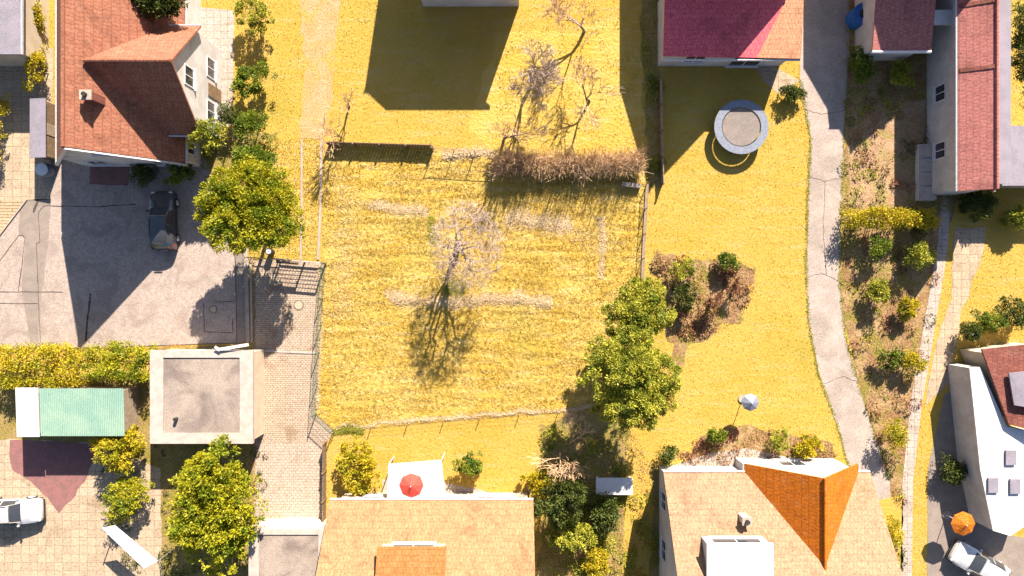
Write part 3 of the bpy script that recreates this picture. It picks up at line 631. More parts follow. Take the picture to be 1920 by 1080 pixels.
twighedge('bare_hedge', a.x, b.x-0.1, b.y-0.15, a.y+0.2, 0.95, 7500, 'twigbrown', 'leafless brown hedge along the upper right edge of the plot', 5)
o = MB().bar((P(1165, 346).x, P(1165, 346).y, 0.2), (P(1200, 350).x, P(1200, 350).y, 0.2), 0.3, 0.4).build('stone_block', M['conc']); tag(o, 'grey stone block at the right end of the leafless hedge', 'stone')
# bare trees in the upper garden
bare('garden_tree', 655, 200, 4.2, 0.8, 'small leafless tree above the board fence, upper left', 'twigbrown', 'bark', 31, 4, (0, 0), rr=0.08)
bare('garden_shrub', 640, 258, 3.0, 1.0, 'wide leafless shrub just above the left end of the board fence', 'twigbrown', 'bark', 41, 4, (-0.1, 0), rr=0.05, l1=0.9, cat='shrub')
bare('garden_tree', 945, 262, 5.5, 0.75, 'leafless brown tree at the left end of the bare hedge', 'twigbrown', 'bark', 32, 5, (0, 0), rr=0.11, kids=(3, 4), l1=1.2)
bare('garden_tree', 1000, 150, 5.5, 0.95, 'wide pinkish leafless tree in the upper garden, beside the shaded lawn', 'twig', 'barkpale', 33, 6, (0.02, 0.02), rr=0.13, kids=(3, 4), l1=1.5)
bare('garden_tree', 1095, 60, 5.0, 0.9, 'leafless tree at the top edge of the upper garden', 'twigbrown', 'barkpale', 34, 5, (0, 0), rr=0.12, l1=1.3)
bare('garden_tree', 1105, 190, 4.6, 0.9, 'leafless grey-brown tree in the upper garden, nearest the pale fence', 'twigbrown', 'bark', 35, 5, (0, 0), rr=0.1, l1=1.3)
bare('garden_tree', 1068, 860, 4.8, 0.9, 'leafless tree in the dark bed below the plot', 'twigbrown', 'bark', 36, 5, (0, 0), rr=0.1, l1=1.3)
bare('russet_shrub', 1335, 560, 3.0, 1.0, 'big russet leafless shrub in the round bed right of the plot', 'twigred', 'bark', 37, 5, (0, 0), rr=0.09, kids=(4, 4), trunk_h=0.2, cat='shrub')
bare('russet_shrub', 1378, 530, 2.6, 1.0, 'smaller russet leafless shrub on the right of the round bed', 'twigred', 'bark', 38, 5, (0, 0), rr=0.07, trunk_h=0.2, cat='shrub')
# shrubs
def shrub(u, v, z, r3, leaf, label, seed, nc=None, name='shrub', cat='shrub', L=0.13, W=0.045, group=None):
    rr = np.random.default_rng(seed+900); r3 = tuple(np.array(r3)*rr.uniform(0.85, 1.3, 3)); z = z*0.62
    nc = nc or int(15*(r3[0]*r3[1]+r3[0]*r3[2])+8)
    return tree(name, u, v, z, r3, leaf, label, cat, nc, 55, L*rr.uniform(0.7, 1.3), W, int(rr.integers(4, 12)), rr.uniform(0.2, 0.36), seed, group, rr=0.05, trunk='stem')
for i, a in enumerate([
    (472, 28, 1.8, (1.3, 1.5, 1.4), 'leafo', 'green shrub at the top of the row right of the terracotta house'),
    (474, 150, 1.8, (1.3, 1.6, 1.4), 'leafg', 'green shrub in the middle of the row right of the terracotta house'),
    (478, 235, 1.6, (1.1, 1.2, 1.2), 'leafg', 'green shrub above the small dark green tree'),
    (388, 258, 5.6, (1.25, 1.4, 1.5), 'leafo', 'olive shrub at the corner of the terracotta house terrace'),
    (430, 212, 1.5, (0.8, 0.9, 0.9), 'leafd', 'dark shrub at the lower end of the pale terrace'),
    (270, 325, 1.2, (0.9, 0.7, 0.8), 'leafd', 'dark green shrub below the terracotta house, left one'),
    (345, 322, 1.4, (1.3, 0.9, 0.9), 'leafg', 'green shrub below the terracotta house, nearest the black car'),
    (74, 130, 1.5, (0.8, 1.3, 1.2), 'leafm', 'mustard shrub left of the terracotta house'),
    (72, 30, 1.2, (0.7, 1.2, 1.1), 'leafm', 'mustard shrub at the top edge left of the terracotta house'),
    (0, 250, 1.2, (0.6, 3.0, 1.1), 'leafm', 'long mustard shrub on the left edge above the car park'),
    (236, 838, 1.8, (2.1, 1.4, 1.5), 'leafm', 'round mustard shrub below the teal roof'),
    (236, 932, 1.8, (2.2, 1.7, 1.5), 'leafy', 'round yellow-green shrub, lower one of the pair below the teal roof'),
    (672, 882, 1.3, (1.5, 1.9, 1.2), 'leafm', 'mustard shrub beside the brown driveway fence'),
    (876, 868, 1.2, (1.1, 0.8, 1.0), 'leafg', 'green shrub right of the red parasol'),
    (1015, 900, 1.2, (1.3, 1.0, 0.9), 'leafm', 'mustard shrub at the corner of the sandy roofed house'),
    (1275, 505, 1.2, (0.9, 0.8, 0.9), 'leafo', 'olive shrub right of the plot fence, above the green one'),
    (1280, 560, 1.4, (0.8, 1.2, 1.0), 'leafd', 'dark green shrub beside the upper olive tree'),
    (1365, 492, 1.2, (0.6, 0.5, 0.6), 'leafg', 'small green bush on the top of the round bed'),
    (1478, 178, 0.6, (0.8, 0.5, 0.5), 'leafd', 'small dark bush at the corner of the lane'),
    (1610, 130, 1.2, (1.0, 1.2, 1.0), 'leafg', 'green bush beside the shaded lane'),
    (1690, 140, 1.0, (1.0, 0.9, 0.9), 'leafo', 'olive bush below the rose roofed annex'),
    (1720, 480, 1.4, (1.0, 0.9, 1.0), 'leafo', 'olive bush under the right end of the mustard hedge'),
    (1640, 465, 1.2, (0.8, 0.7, 0.8), 'leafg', 'green bush below the left part of the mustard hedge'),
    (1645, 540, 1.0, (0.8, 0.9, 0.7), 'leafo', 'olive bush in the brown bed, left middle'),
    (1700, 580, 1.1, (0.7, 0.8, 0.8), 'leafm', 'mustard bush beside the narrow pale path'),
    (1665, 665, 1.0, (0.8, 0.7, 0.8), 'leafg', 'green bush in the lower brown bed'),
    (1710, 680, 1.3, (1.0, 0.7, 0.9), 'leafm', 'mustard bush in the lower brown bed by the path'),
    (1672, 808, 1.4, (1.0, 1.1, 1.1), 'leafm', 'bright mustard bush at the bend of the lane'),
    (1855, 602, 1.3, (0.9, 1.0, 1.0), 'leafg', 'green bush above the maroon roof'),
    (1898, 580, 1.5, (0.9, 1.2, 1.1), 'leafd', 'dark bush at the right edge above the maroon roof'),
    (1815, 622, 1.2, (0.6, 0.8, 0.8), 'leafd', 'dark bush left of the green bush above the maroon roof'),
    (1830, 388, 1.0, (1.3, 0.9, 0.8), 'leafd', 'dark green bush below the long rose roof'),
    (1900, 410, 1.2, (0.9, 0.7, 0.9), 'leafo', 'olive bush at the right edge below the grey-blue roof'),
    (1915, 80, 2.2, (0.7, 3.4, 1.4), 'leafd', 'tall dark green shrub at the upper right edge'),
    (1342, 815, 0.9, (0.7, 0.5, 0.6), 'leafg', 'small green bush at the top of the front bed'),
    (1512, 838, 1.2, (1.2, 0.8, 0.9), 'leafm', 'mustard bush in the front bed beside the lane'),
    (1462, 826, 0.9, (0.8, 0.6, 0.6), 'leafo', 'olive bush in the middle of the front bed'),
    (1250, 852, 0.9, (0.6, 0.6, 0.6), 'leafd', 'dark bush left of the front bed'),
    (1665, 1000, 0.8, (0.8, 1.6, 0.7), 'leafm', 'mustard bush on the verge beside the orange gabled house'),
    (1780, 880, 1.0, (0.8, 0.9, 0.7), 'leafd', 'dark bush in the brown paved yard'),
    (1130, 960, 1.4, (1.2, 1.3, 1.1), 'leafd', 'dark shrub below the white garden table'),
    (1060, 1000, 1.6, (1.6, 1.6, 1.3), 'leafo', 'olive shrub right of the sandy roofed house'),
    (1118, 1060, 1.2, (1.0, 1.1, 1.0), 'leafm', 'mustard shrub at the bottom edge beside the grass strip'),
    (1058, 935, 4.2, (2.0, 1.9, 1.6), 'leafd', 'tall dark evergreen in the shaded bed between the two lower houses'),  # tree put in so that its shade darkens the bed

]):
    shrub(*a[:6], seed=100+i)
tree('garden_tree', 398, 955, 3.6, (3.3, 4.0, 2.4), 'leafy', 'big yellow-green tree left of the lower driveway', nclump=420, per=60, L=0.2, W=0.055, nlobe=18, cl=0.38, seed=61)
tree('garden_tree', 285, 8, 4.5, (2.6, 1.4, 1.8), 'leafd', 'dark green tree behind the top of the terracotta roof', nclump=200, per=60, L=0.17, W=0.05, nlobe=8, cl=0.35, seed=62)
def hedge(u0, v0, u1, v1, h, label, leaf, seed, n=None, name='hedge'):
    r = np.random.default_rng(seed); a = P(u0, v1, h); b = P(u1, v0, h)
    x0, x1, y0, y1 = a.x, b.x, a.y, b.y; t = thing(name, label, 'hedge', ((x0+x1)/2, (y0+y1)/2, 0))
    m = MB(); k = int((x1-x0)*1.5)+1
    m.tube((x0+.3, (y0+y1)/2, .15), (x1-.3, (y0+y1)/2, .15), 0.035, n=5)
    for i in range(k): m.tube((x0+(x1-x0)*(i+.5)/k, (y0+y1)/2, 0), (x0+(x1-x0)*(i+.5)/k+r.normal(0, .1), (y0+y1)/2+r.normal(0, .1), h*.8), 0.04, 0.02, 5)
    m.build('stems', M['bark'], t)
    n = n or int((x1-x0)*(y1-y0+2*h)*5)
    pts = np.stack([r.uniform(x0+.15, x1-.15, n), r.uniform(y0+.15, y1-.15, n), np.full(n, h)], 1)
    side = r.uniform(0, 1, n) < 0.35; pts[side, 2] = r.uniform(0.15, h, side.sum()); pts[side, 1] = np.where(r.uniform(0, 1, side.sum()) < .5, y0+.15, y1-.15)
    nn = np.array([mnoise.noise(Vector((x*0.7, y*0.9, seed))) for x, y, _ in pts]); pts[~side, 2] += nn[~side]*0.5-0.1; pts[:, 1] += nn*0.35
    idx = np.repeat(np.arange(n), 55); out = np.tile(np.array([0, 0, 1.0]), (len(idx), 1))
    lp = pts[idx]+r.normal(0, .16, (len(idx), 3)); lp[:, 2] = np.maximum(lp[:, 2], .05)
    quads('foliage', leaves_at(lp, out, 0.14, 0.045, r), M[leaf], t); return t
hedge(-20, 652, 150, 725, 1.7, 'wide mustard hedge below the car park, left part', 'leafm', 71)
hedge(150, 650, 283, 715, 1.9, 'yellow-green hedge below the car park, beside the garage', 'leafy', 72)
hedge(1590, 392, 1762, 425, 1.6, 'long mustard hedge below the bare soil plot', 'leafm', 73)
# ================================================================ BUILDINGS
def gable(t, x0, x1, y0, y1, ze, zr, axis, roofm, wallm, rx=None, oh=0.35, th=0.18, name='roof', wall=True, gut=True, z0=0, wname='wall', ends=(1, 1)):
    """gable roof over a rectangle; axis 'y' = ridge runs along y (up in the photo)"""
    if axis == 'y':
        c = rx if rx is not None else (x0+x1)/2
        s1 = (zr-ze)/(c-x0); s2 = (zr-ze)/(x1-c)
        m = MB(); ya, yb = y0-oh*ends[0], y1+oh*ends[1]
        m.slab([(x0-oh, ya, ze-oh*s1), (c, ya, zr), (c, yb, zr), (x0-oh, yb, ze-oh*s1)], th)
        m.slab([(c, ya, zr), (x1+oh, ya, ze-oh*s2), (x1+oh, yb, ze-oh*s2), (c, yb, zr)], th)
        rf = m.build(name, roofm, t)
        if wall:
            w_ = MB(); ee = 0.2
            pts = [(x0, z0), (x1, z0), (x1, ze-ee), (c, zr-ee), (x0, ze-ee)]
            w_.add([(x, y0, z) for x, z in pts]+[(x, y1, z) for x, z in pts], [(0, 1, 2, 3, 4), (9, 8, 7, 6, 5)]+[(i, 5+i, 5+(i+1) % 5, (i+1) % 5) for i in range(5)])
            w_.build(wname, wallm, t)
        if gut:
            MB().tube((c, ya, zr+0.02), (c, yb, zr+0.02), 0.11, n=8).build('ridge_tiles', roofm, rf)
            for xx, zz, sg in ((x0-oh-0.07, ze-oh*s1-0.1, 1), (x1+oh+0.07, ze-oh*s2-0.1, -1)):
                MB().tube((xx, ya, zz), (xx, yb, zz), 0.08, n=8).build('gutter', M['zinc'], rf)
    else:
        c = rx if rx is not None else (y0+y1)/2
        s1 = (zr-ze)/(c-y0); s2 = (zr-ze)/(y1-c)
        m = MB(); xa, xb = x0-oh*ends[0], x1+oh*ends[1]
        m.slab([(xa, y0-oh, ze-oh*s1), (xb, y0-oh, ze-oh*s1), (xb, c, zr), (xa, c, zr)], th)
        m.slab([(xa, c, zr), (xb, c, zr), (xb, y1+oh, ze-oh*s2), (xa, y1+oh, ze-oh*s2)], th)
        rf = m.build(name, roofm, t)
        if wall:
            w_ = MB(); ee = 0.2; pts = [(y0, z0), (y1, z0), (y1, ze-ee), (c, zr-ee), (y0, ze-ee)]
            w_.add([(x0, y, z) for y, z in pts]+[(x1, y, z) for y, z in pts], [(0, 1, 2, 3, 4), (9, 8, 7, 6, 5)]+[(i, 5+i, 5+(i+1) % 5, (i+1) % 5) for i in range(5)])
            w_.build(wname, wallm, t)
        if gut:
            MB().tube((xa, c, zr+0.02), (xb, c, zr+0.02), 0.11, n=8).build('ridge_tiles', roofm, rf)
            for yy, zz in ((y0-oh-0.07, ze-oh*s1-0.1), (y1+oh+0.07, ze-oh*s2-0.1)):
                MB().tube((xa, yy, zz), (xb, yy, zz), 0.08, n=8).build('gutter', M['zinc'], rf)
    return rf
def window(t, side, a, b, z0, z1, pos):
    """window on a wall: side 'x+','x-','y+','y-'; a..b along the wall; pos = wall plane"""
    f = MB(); g = MB(); s = 1 if side[1] == '+' else -1; e = 0.05*s
    def bx(m, a0, a1, zz0, zz1, d0, d1):
        if side[0] == 'x': m.box(min(pos+d0, pos+d1), max(pos+d0, pos+d1), a0, a1, zz0, zz1)
        else: m.box(a0, a1, min(pos+d0, pos+d1), max(pos+d0, pos+d1), zz0, zz1)
    w_ = 0.08
    bx(f, a, a+w_, z0, z1, 0, e); bx(f, b-w_, b, z0, z1, 0, e); bx(f, a+w_, b-w_, z0, z0+w_, 0, e); bx(f, a+w_, b-w_, z1-w_, z1, 0, e)
    bx(f, (a+b)/2-0.03, (a+b)/2+0.03, z0+w_, z1-w_, 0, e*0.9)
    bx(f, a-0.08, b+0.08, z0-0.06, z0, 0, e*3)
    bx(g, a+w_, b-w_, z0+w_, z1-w_, 0, e*0.4)
    fr = f.build('window', M['white'], t); g.build('pane', M['glass'], fr)
def chimney(parent, x, y, z0, z1, s=0.35, mat='tileG'):
    c = MB().box(x-s, x+s, y-s*0.8, y+s*0.8, z0, z1).build('chimney', M[mat], parent)
    MB().box(x-s-.06, x+s+.06, y-s*.8-.06, y+s*.8+.06, z1+0.002, z1+.1).build('chimney_cap', M['conc'], c)
    MB().disc((x, y), 0.14, z1+.1, z1+.3, 12).build('flue', M['dark'], c)
# --- terracotta house, upper left
t = thing('terracotta_house', 'white house with steep terracotta roof and gabled side wing, upper left', 'house', (-26.5, 15, 0))
rf = gable(t, -30.55, -22.45, 8.75, 25.5, 3.4, 8.5, 'y', M['tileA'], M['render'], rx=-26.8, oh=0.3)
gable(t, -26.0, -21.0, 10.5, 17.1, 4.2, 7.8, 'x', M['tileA2'], M['render'], oh=0.3, name='wing_roof', wname='wing_wall', gut=True, ends=(0, 1))
m = MB()
for sx in (-1, 1):
    x1 = -22.1 if sx > 0 else -30.9; z1 = 3.4-0.38
    m.add([(-26.8, 8.40, 8.42), (x1, 8.40, z1), (x1, 8.40, z1-0.3), (-26.8, 8.40, 8.12), (-26.8, 8.30, 8.52), (x1, 8.30, z1+0.1), (x1, 8.30, z1-0.3), (-26.8, 8.30, 8.12)], [(0, 1, 2, 3), (7, 6, 5, 4), (0, 4, 5, 1), (1, 5, 6, 2), (2, 6, 7, 3), (3, 7, 4, 0)])
m.build('bargeboard', M['zinc'], t)
chimney(rf, -25.6, 11.6, 6.4, 8.2, 0.3)
window(t, 'x+', 11.6, 13.0, 1.0, 2.3, -21.0); window(t, 'x+', 14.6, 16.0, 1.0, 2.3, -21.0); window(t, 'x+', 13.1, 14.4, 4.2, 5.5, -21.0)
window(t, 'y-', -29.5, -28.2, 1.0, 2.3, 8.75); window(t, 'y-', -25.0, -23.7, 1.0, 2.3, 8.75); window(t, 'y-', -27.4, -26.1, 4.6, 5.8, 8.75)
window(t, 'x+', 9.3, 10.2, 1.0, 2.1, -22.45)
sk = MB().slab([(-24.9, 20.0, 6.28), (-24.1, 20.0, 5.33), (-24.1, 21.2, 5.33), (-24.9, 21.2, 6.28)], 0.1).build('skylight', M['glass'], rf)
for x_, y_, z_ in ((-20.93, 10.7, 3.9), (-22.35, 9.0, 3.0)): MB().tube((x_, y_, 0), (x_, y_, z_), 0.05, n=8).build('downpipe', M['zinc'], t)
MB().box(-20.98, -20.94, 13.3, 14.2, 0.05, 2.1).build('door', M['wood'], t)
# neighbour at the far left top
t = thing('grey_roofed_house', 'building with flat grey-blue roof at the top left corner', 'building', (-37, 19, 0))
MB().box(-42, -33.4, 16.0, 24, 0, 2.9).build('wall', M['cream'], t); MB().box(-42.2, -33.2, 15.8, 24.2, 2.902, 3.1).build('roof', M['slate'], t)
MB().box(-33.2, -33.08, 15.8, 24.2, 2.95, 3.1).build('gutter', M['zinc'], t)
p = P(71, 240, 1.9); t = thing('garden_shed', 'narrow shed with grey roof left of the terracotta house', 'shed', (p.x, p.y, 0))
MB().box(p.x-0.45, p.x+0.45, p.y-1.9, p.y+1.9, 0, 1.8).build('wall', M['wood'], t); MB().slab([(p.x-.6, p.y-2.05, 1.85), (p.x+.6, p.y-2.05, 2.0), (p.x+.6, p.y+2.05, 2.0), (p.x-.6, p.y+2.05, 1.85)], 0.06).build('roof', M['slate'], t)
MB().box(p.x+0.452, p.x+0.48, p.y-0.4, p.y+0.4, 0.05, 1.7).build('door', M['woodpale'], t)
p = P(80, 318, 0.8); t = thing('rain_barrel', 'pale blue rain barrel at the corner of the car park', 'barrel', (p.x, p.y, 0))
m = MB()
for k, (z, r_) in enumerate([(0, .42), (.3, .5), (.6, .5), (.9, .42)][:-1]):
    z2, r2 = [(0, .42), (.3, .5), (.6, .5), (.9, .42)][k+1]; m.tube((p.x, p.y, z), (p.x, p.y, z2), r_, r2, 16, cap=(k == 2))
m.build('barrel_body', M['pad'], t, True); MB().disc(p, 0.44, 0.9, 0.95, 20).build('lid', M['white'], t)
# --- flat garages
def flatgarage(u0, v0, u1, v1, z, label, rim=0.9):
    a = P(u0, v1, z); b = P(u1, v0, z); t = thing('garage', label, 'garage', ((a.x+b.x)/2, (a.y+b.y)/2, 0))
    MB().box(a.x+.15, b.x-.15, a.y+.15, b.y-.15, 0, z-0.3).build('wall', M['cream'], t)
    MB().box(a.x+.1, b.x-.1, a.y+.1, b.y-.1, z-0.298, z-0.08).build('roof', M['gravelroof'], t)
    m = MB(); m.box(a.x, a.x+rim, a.y, b.y, z-0.3, z); m.box(b.x-rim, b.x, a.y, b.y, z-0.3, z)
    m.box(a.x+rim, b.x-rim, a.y, a.y+rim*.8, z-0.3, z-0.003); m.box(a.x+rim, b.x-rim, b.y-rim*.55, b.y, z-0.3, z-0.003)
    m.build('parapet', M['concpale'], t)
    MB().box((a.x+b.x)/2-1.2, (a.x+b.x)/2+1.2, b.y-0.148, b.y-0.11, 0.03, 2.1).build('door', M['white'], t)
    MB().disc((a.x+1.8, a.y+1.7), 0.12, z-0.08, z+0.25, 12).build('roof_vent', M['dark'], t)
    return t
flatgarage(281, 657, 474, 832, 2.6, 'garage with gravel flat roof and pale rim beside the brick paved drive')
flatgarage(466, 992, 616, 1180, 2.6, 'garage with pale rimmed flat roof at the foot of the lower driveway', 0.7)
a = P(32, 818, 2.3); b = P(232, 728, 2.3); t = thing('teal_shed', 'long shed with teal sheet roof below the mustard hedge', 'shed', ((a.x+b.x)/2, (a.y+b.y)/2, 0))
MB().box(a.x+.2, b.x-.2, a.y+.2, b.y-.2, 0, 2.1).build('wall', M['woodpale'], t)
m = MB(); k = 46
for i in range(k):
    xa = a.x+1.55+(b.x-a.x-1.55)*i/k; xb = a.x+1.55+(b.x-a.x-1.55)*(i+1)/k; xm = (xa+xb)/2
    m.slab([(xa, a.y, 2.2), (xm, a.y, 2.26), (xm, b.y, 2.41), (xa, b.y, 2.35)], 0.03); m.slab([(xm, a.y, 2.26), (xb, a.y, 2.2), (xb, b.y, 2.35), (xm, b.y, 2.41)], 0.03)
m.build('roof', M['teal'], t); MB().slab([(a.x-.05, a.y-.05, 2.25), (a.x+1.5, a.y-.05, 2.25), (a.x+1.5, b.y+.05, 2.40), (a.x-.05, b.y+.05, 2.40)], 0.05).build('white_roof_panel', M['white'], t)
# --- sandy roofed house at the bottom
t = thing('sandy_house', 'house with sandy yellow tiled roof and amber dormer at the bottom centre', 'house', (-5.4, -20, 0))
rf = gable(t, -12.0, 1.1, -26.0, -14.75, 3.3, 8.3, 'x', M['tileB'], M['cream'], oh=0.35)
dx0, dx1 = P(705, 1000, 6.5).x, P(835, 1000, 6.5).x
MB().box(dx0+.15, dx1-.15, -19.3, -16.6, 3.9, 6.0).build('dormer_wall', M['cream'], t)
MB().slab([(dx0, -19.8, 7.45), (dx1, -19.8, 7.45), (dx1, -16.35, 6.15), (dx0, -16.35, 6.15)][::-1], 0.15).build('dormer_roof', M['tileB2'], t)
window(t, 'y+', dx0+.8, dx1-.8, 5.0, 5.8, -16.6); window(t, 'y+', -10.5, -9.2, 1, 2.3, -14.75); window(t, 'y+', -7, -5.5, .9, 2.3, -14.75); window(t, 'y+', -2.5, -1.2, 1, 2.3, -14.75)
chimney(rf, -1.2, -19.5, 6.6, 9.0, 0.4, 'tileG')
# --- peach and orange house, lower right
t = thing('orange_gabled_house', 'house with peach tiled roof and bright orange cross gable, lower right', 'house', (17, -18, 0))
rf = gable(t, 10.6, 23.9, -26.2, -12.85, 3.3, 8.1, 'x', M['tileC'], M['render'], oh=0.35)
gable(t, 16.1, 23.1, -20.5, -12.25, 3.35, 6.6, 'y', M['tileC2'], M['render'], rx=19.55, oh=0.35, name='cross_gable_roof', wname='cross_gable_wall', ends=(0, 1))
chimney(rf, 15.0, -14.9, 3.8, 5.6, 0.25, 'render')
wx0, wx1 = P(1325, 1030, 7.1).x, P(1450, 1030, 7.1).x
MB().box(wx0+.1, wx1-.1, -18.4, -15.9, 4.9, 7.0).build('dormer_wall', M['render'], t); MB().box(wx0, wx1, -18.6, -15.75, 7.002, 7.15).build('dormer_roof', M['white'], t)
window(t, 'y+', wx0+.5, wx1-.5, 5.9, 6.8, -15.9); window(t, 'x-', -15.5, -14.2, 1, 2.3, 10.6); window(t, 'x-', -19, -17.5, 1, 2.3, 10.6)
window(t, 'y+', 18.6, 20.4, 0.9, 2.3, -12.25); window(t, 'y+', 12.0, 13.4, 1, 2.3, -12.85)
MB().slab([(P(1352, 900, 4).x, -15.6, 5.12), (P(1352, 900, 4).x, -13.4, 3.56), (P(1415, 900, 4).x, -13.4, 3.56), (P(1415, 900, 4).x, -15.6, 5.12)], 0.05).build('solar_blanket', M['tileB'], t) if False else None
# --- crimson roofed house, top right centre
t = thing('crimson_house', 'white house with crimson tiled lean-to roof at the top, right of centre', 'house', (15, 20, 0))
gable(t, 10.4, 18.5, 20.9, 34, 4.7, 9.1, 'y', M['tileD'], M['render'], rx=14.6, oh=0.25)
MB().add([(10.5, 16.0, 0), (19.3, 16.0, 0), (19.3, 20.55, 0), (10.5, 20.55, 0), (10.5, 16.0, 2.75), (19.3, 16.0, 2.75), (19.3, 20.55, 3.1), (10.5, 20.55, 3.1)], [(0, 3, 2, 1), (4, 5, 6, 7), (0, 1, 5, 4), (2, 3, 7, 6), (1, 2, 6, 5), (3, 0, 4, 7)]).build('annex_wall', M['render'], t)
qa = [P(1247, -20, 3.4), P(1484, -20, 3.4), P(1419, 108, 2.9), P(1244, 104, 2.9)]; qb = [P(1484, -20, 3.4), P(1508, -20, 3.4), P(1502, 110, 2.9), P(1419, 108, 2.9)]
r_ = MB().slab([tuple(q) for q in qa][::-1], 0.15).build('annex_roof', M['tileD'], t); MB().slab([tuple(q) for q in qb][::-1], 0.15).build('sunlit_annex_roof', M['tileP'], t)  # one roof plane; the paler slab paints its sunlit part
MB().tube((10.2, 15.52, 2.75), (19.6, 15.52, 2.75), 0.08, n=8).build('gutter', M['zinc'], r_)
window(t, 'y-', 12, 13.5, .9, 2.2, 16.0); window(t, 'y-', 15.4, 17.6, .1, 2.2, 16.0)
# --- white house off the top edge whose shadow lies on the upper garden
t = thing('white_eaved_house', 'house with pale eaves at the top edge above the shaded lawn', 'house', (-2, 25, 0))
gable(t, -6.4, 0.5, 20.3, 31, 4.9, 7.6, 'x', M['slate'], M['render'], oh=0.3)
# --- rose roofed house and long wing, top right
t = thing('rose_house', 'house with low rose tiled annex at the top right beside the lane', 'house', (28, 22, 0))
gable(t, 23.6, 33.8, 22.4, 32, 4.5, 8.2, 'y', M['tileE'], M['render'], oh=0.3)
MB().box(24.7, 28.1, 16.4, 22.35, 0, 2.9).build('annex_wall', M['render'], t); ar = MB().slab([(24.4, 16.1, 3.0), (28.4, 16.1, 3.0), (28.4, 22.35, 4.0), (24.4, 22.35, 4.0)], 0.12).build('annex_roof', M['tileE'], t)
MB().tube((24.4, 16.0, 2.95), (28.4, 16.0, 2.95), 0.1, n=8).build('gutter', M['white'], ar)
MB().box(28.45, 30.4, 17.9, 18.9, 2.7, 2.85).build('canopy', M['white'], t)
for xx in (28.6, 30.2): MB().box(xx, xx+.1, 18.0, 18.1, 0, 2.698).build('canopy_post', M['white'], t)
t = thing('long_rose_wing', 'long building with rose tiled roof near the upper right edge', 'building', (31.8, 13.5, 0))
r2 = gable(t, 29.9, 32.0, 6.7, 21.5, 4.0, 4.9, 'y', M['tileE'], M['render'], oh=0.25, rx=31.5)
MB().box(32.3, 33.4, 7.1, 21.3, 0, 3.3).build('side_wall', M['render'], t); MB().box(32.3, 33.5, 7.0, 21.4, 3.302, 3.4).build('side_roof', M['slate'], t)
for yy in (14.3, 18.6): MB().slab([(29.7, yy, 3.93), (31.5, yy, 4.97), (31.5, yy+0.25, 4.97), (29.7, yy+0.25, 3.93)], 0.1).build('roof_seam', M['tileG'], r2)
window(t, 'x-', 9, 10.2, 1, 2.2, 29.9); window(t, 'x-', 13, 14.2, 1, 2.2, 29.9)
p = P(1905, 290, 2.6); t = thing('grey_lean_to', 'small building with flat grey-blue roof at the right edge', 'shed', (36.3, 9, 0))
MB().box(33.6, 38.5, 7.2, 10.9, 0, 2.4).build('wall', M['cream'], t); MB().box(33.52, 38.7, 7.0, 11.1, 2.402, 2.55).build('roof', M['slate'], t)
# --- maroon roofed house at the right edge
t = thing('maroon_house', 'low building with maroon roof and big grey skylight at the right edge', 'building', (36, -7, 0))
m = MB(); pts = [P(1842, 655, 2.8), P(1960, 640, 2.8), P(1960, 812, 2.8), P(1893, 796, 2.8)]
MB().prism([(q.x, q.y) for q in [P(1850, 662, 2.8), P(1955, 648, 2.8), P(1955, 800, 2.8), P(1898, 786, 2.8)]], 0, 2.6).build('wall', M['cream'], t)
rr_ = MB().slab([(pts[0].x, pts[0].y, 2.75), (pts[1].x, pts[1].y, 3.3), (pts[2].x, pts[2].y, 3.3), (pts[3].x, pts[3].y, 2.75)][::-1], 0.15).build('roof', M['tileG'], t)
q = [P(1893, 700, 3.2), P(1935, 695, 3.3), P(1935, 765, 3.3), P(1903, 760, 3.2)]
MB().slab([(a_.x, a_.y, 3.14+0.2*(i in (1, 2))) for i, a_ in enumerate(q)], 0.1).build('skylight', M['slate'], t)
t = thing('white_flat_roof', 'flat white roofed extension below the maroon roof, dotted with dark skylights', 'building', (34, -13, 0))
wp = [P(1818, 690, 2.4), P(1838, 688, 2.4), P(1888, 800, 2.4), P(1960, 815, 2.4), P(1960, 960, 2.4), P(1895, 1005, 2.4), P(1862, 995, 2.4), P(1838, 880, 2.4)]
MB().prism([(q.x, q.y) for q in wp], 0, 2.3).build('wall', M['render'], t)
MB().prism([(q.x, q.y) for q in wp], 2.302, 2.4).build('roof', M['white'], t)
for u, v in ((1895, 858), (1862, 910), (1903, 912)):
    q = P(u, v, 2.5); MB().box(q.x-.35, q.x+.35, q.y-.5, q.y+.5, 2.402, 2.55).build('skylight', M['slate'], t)
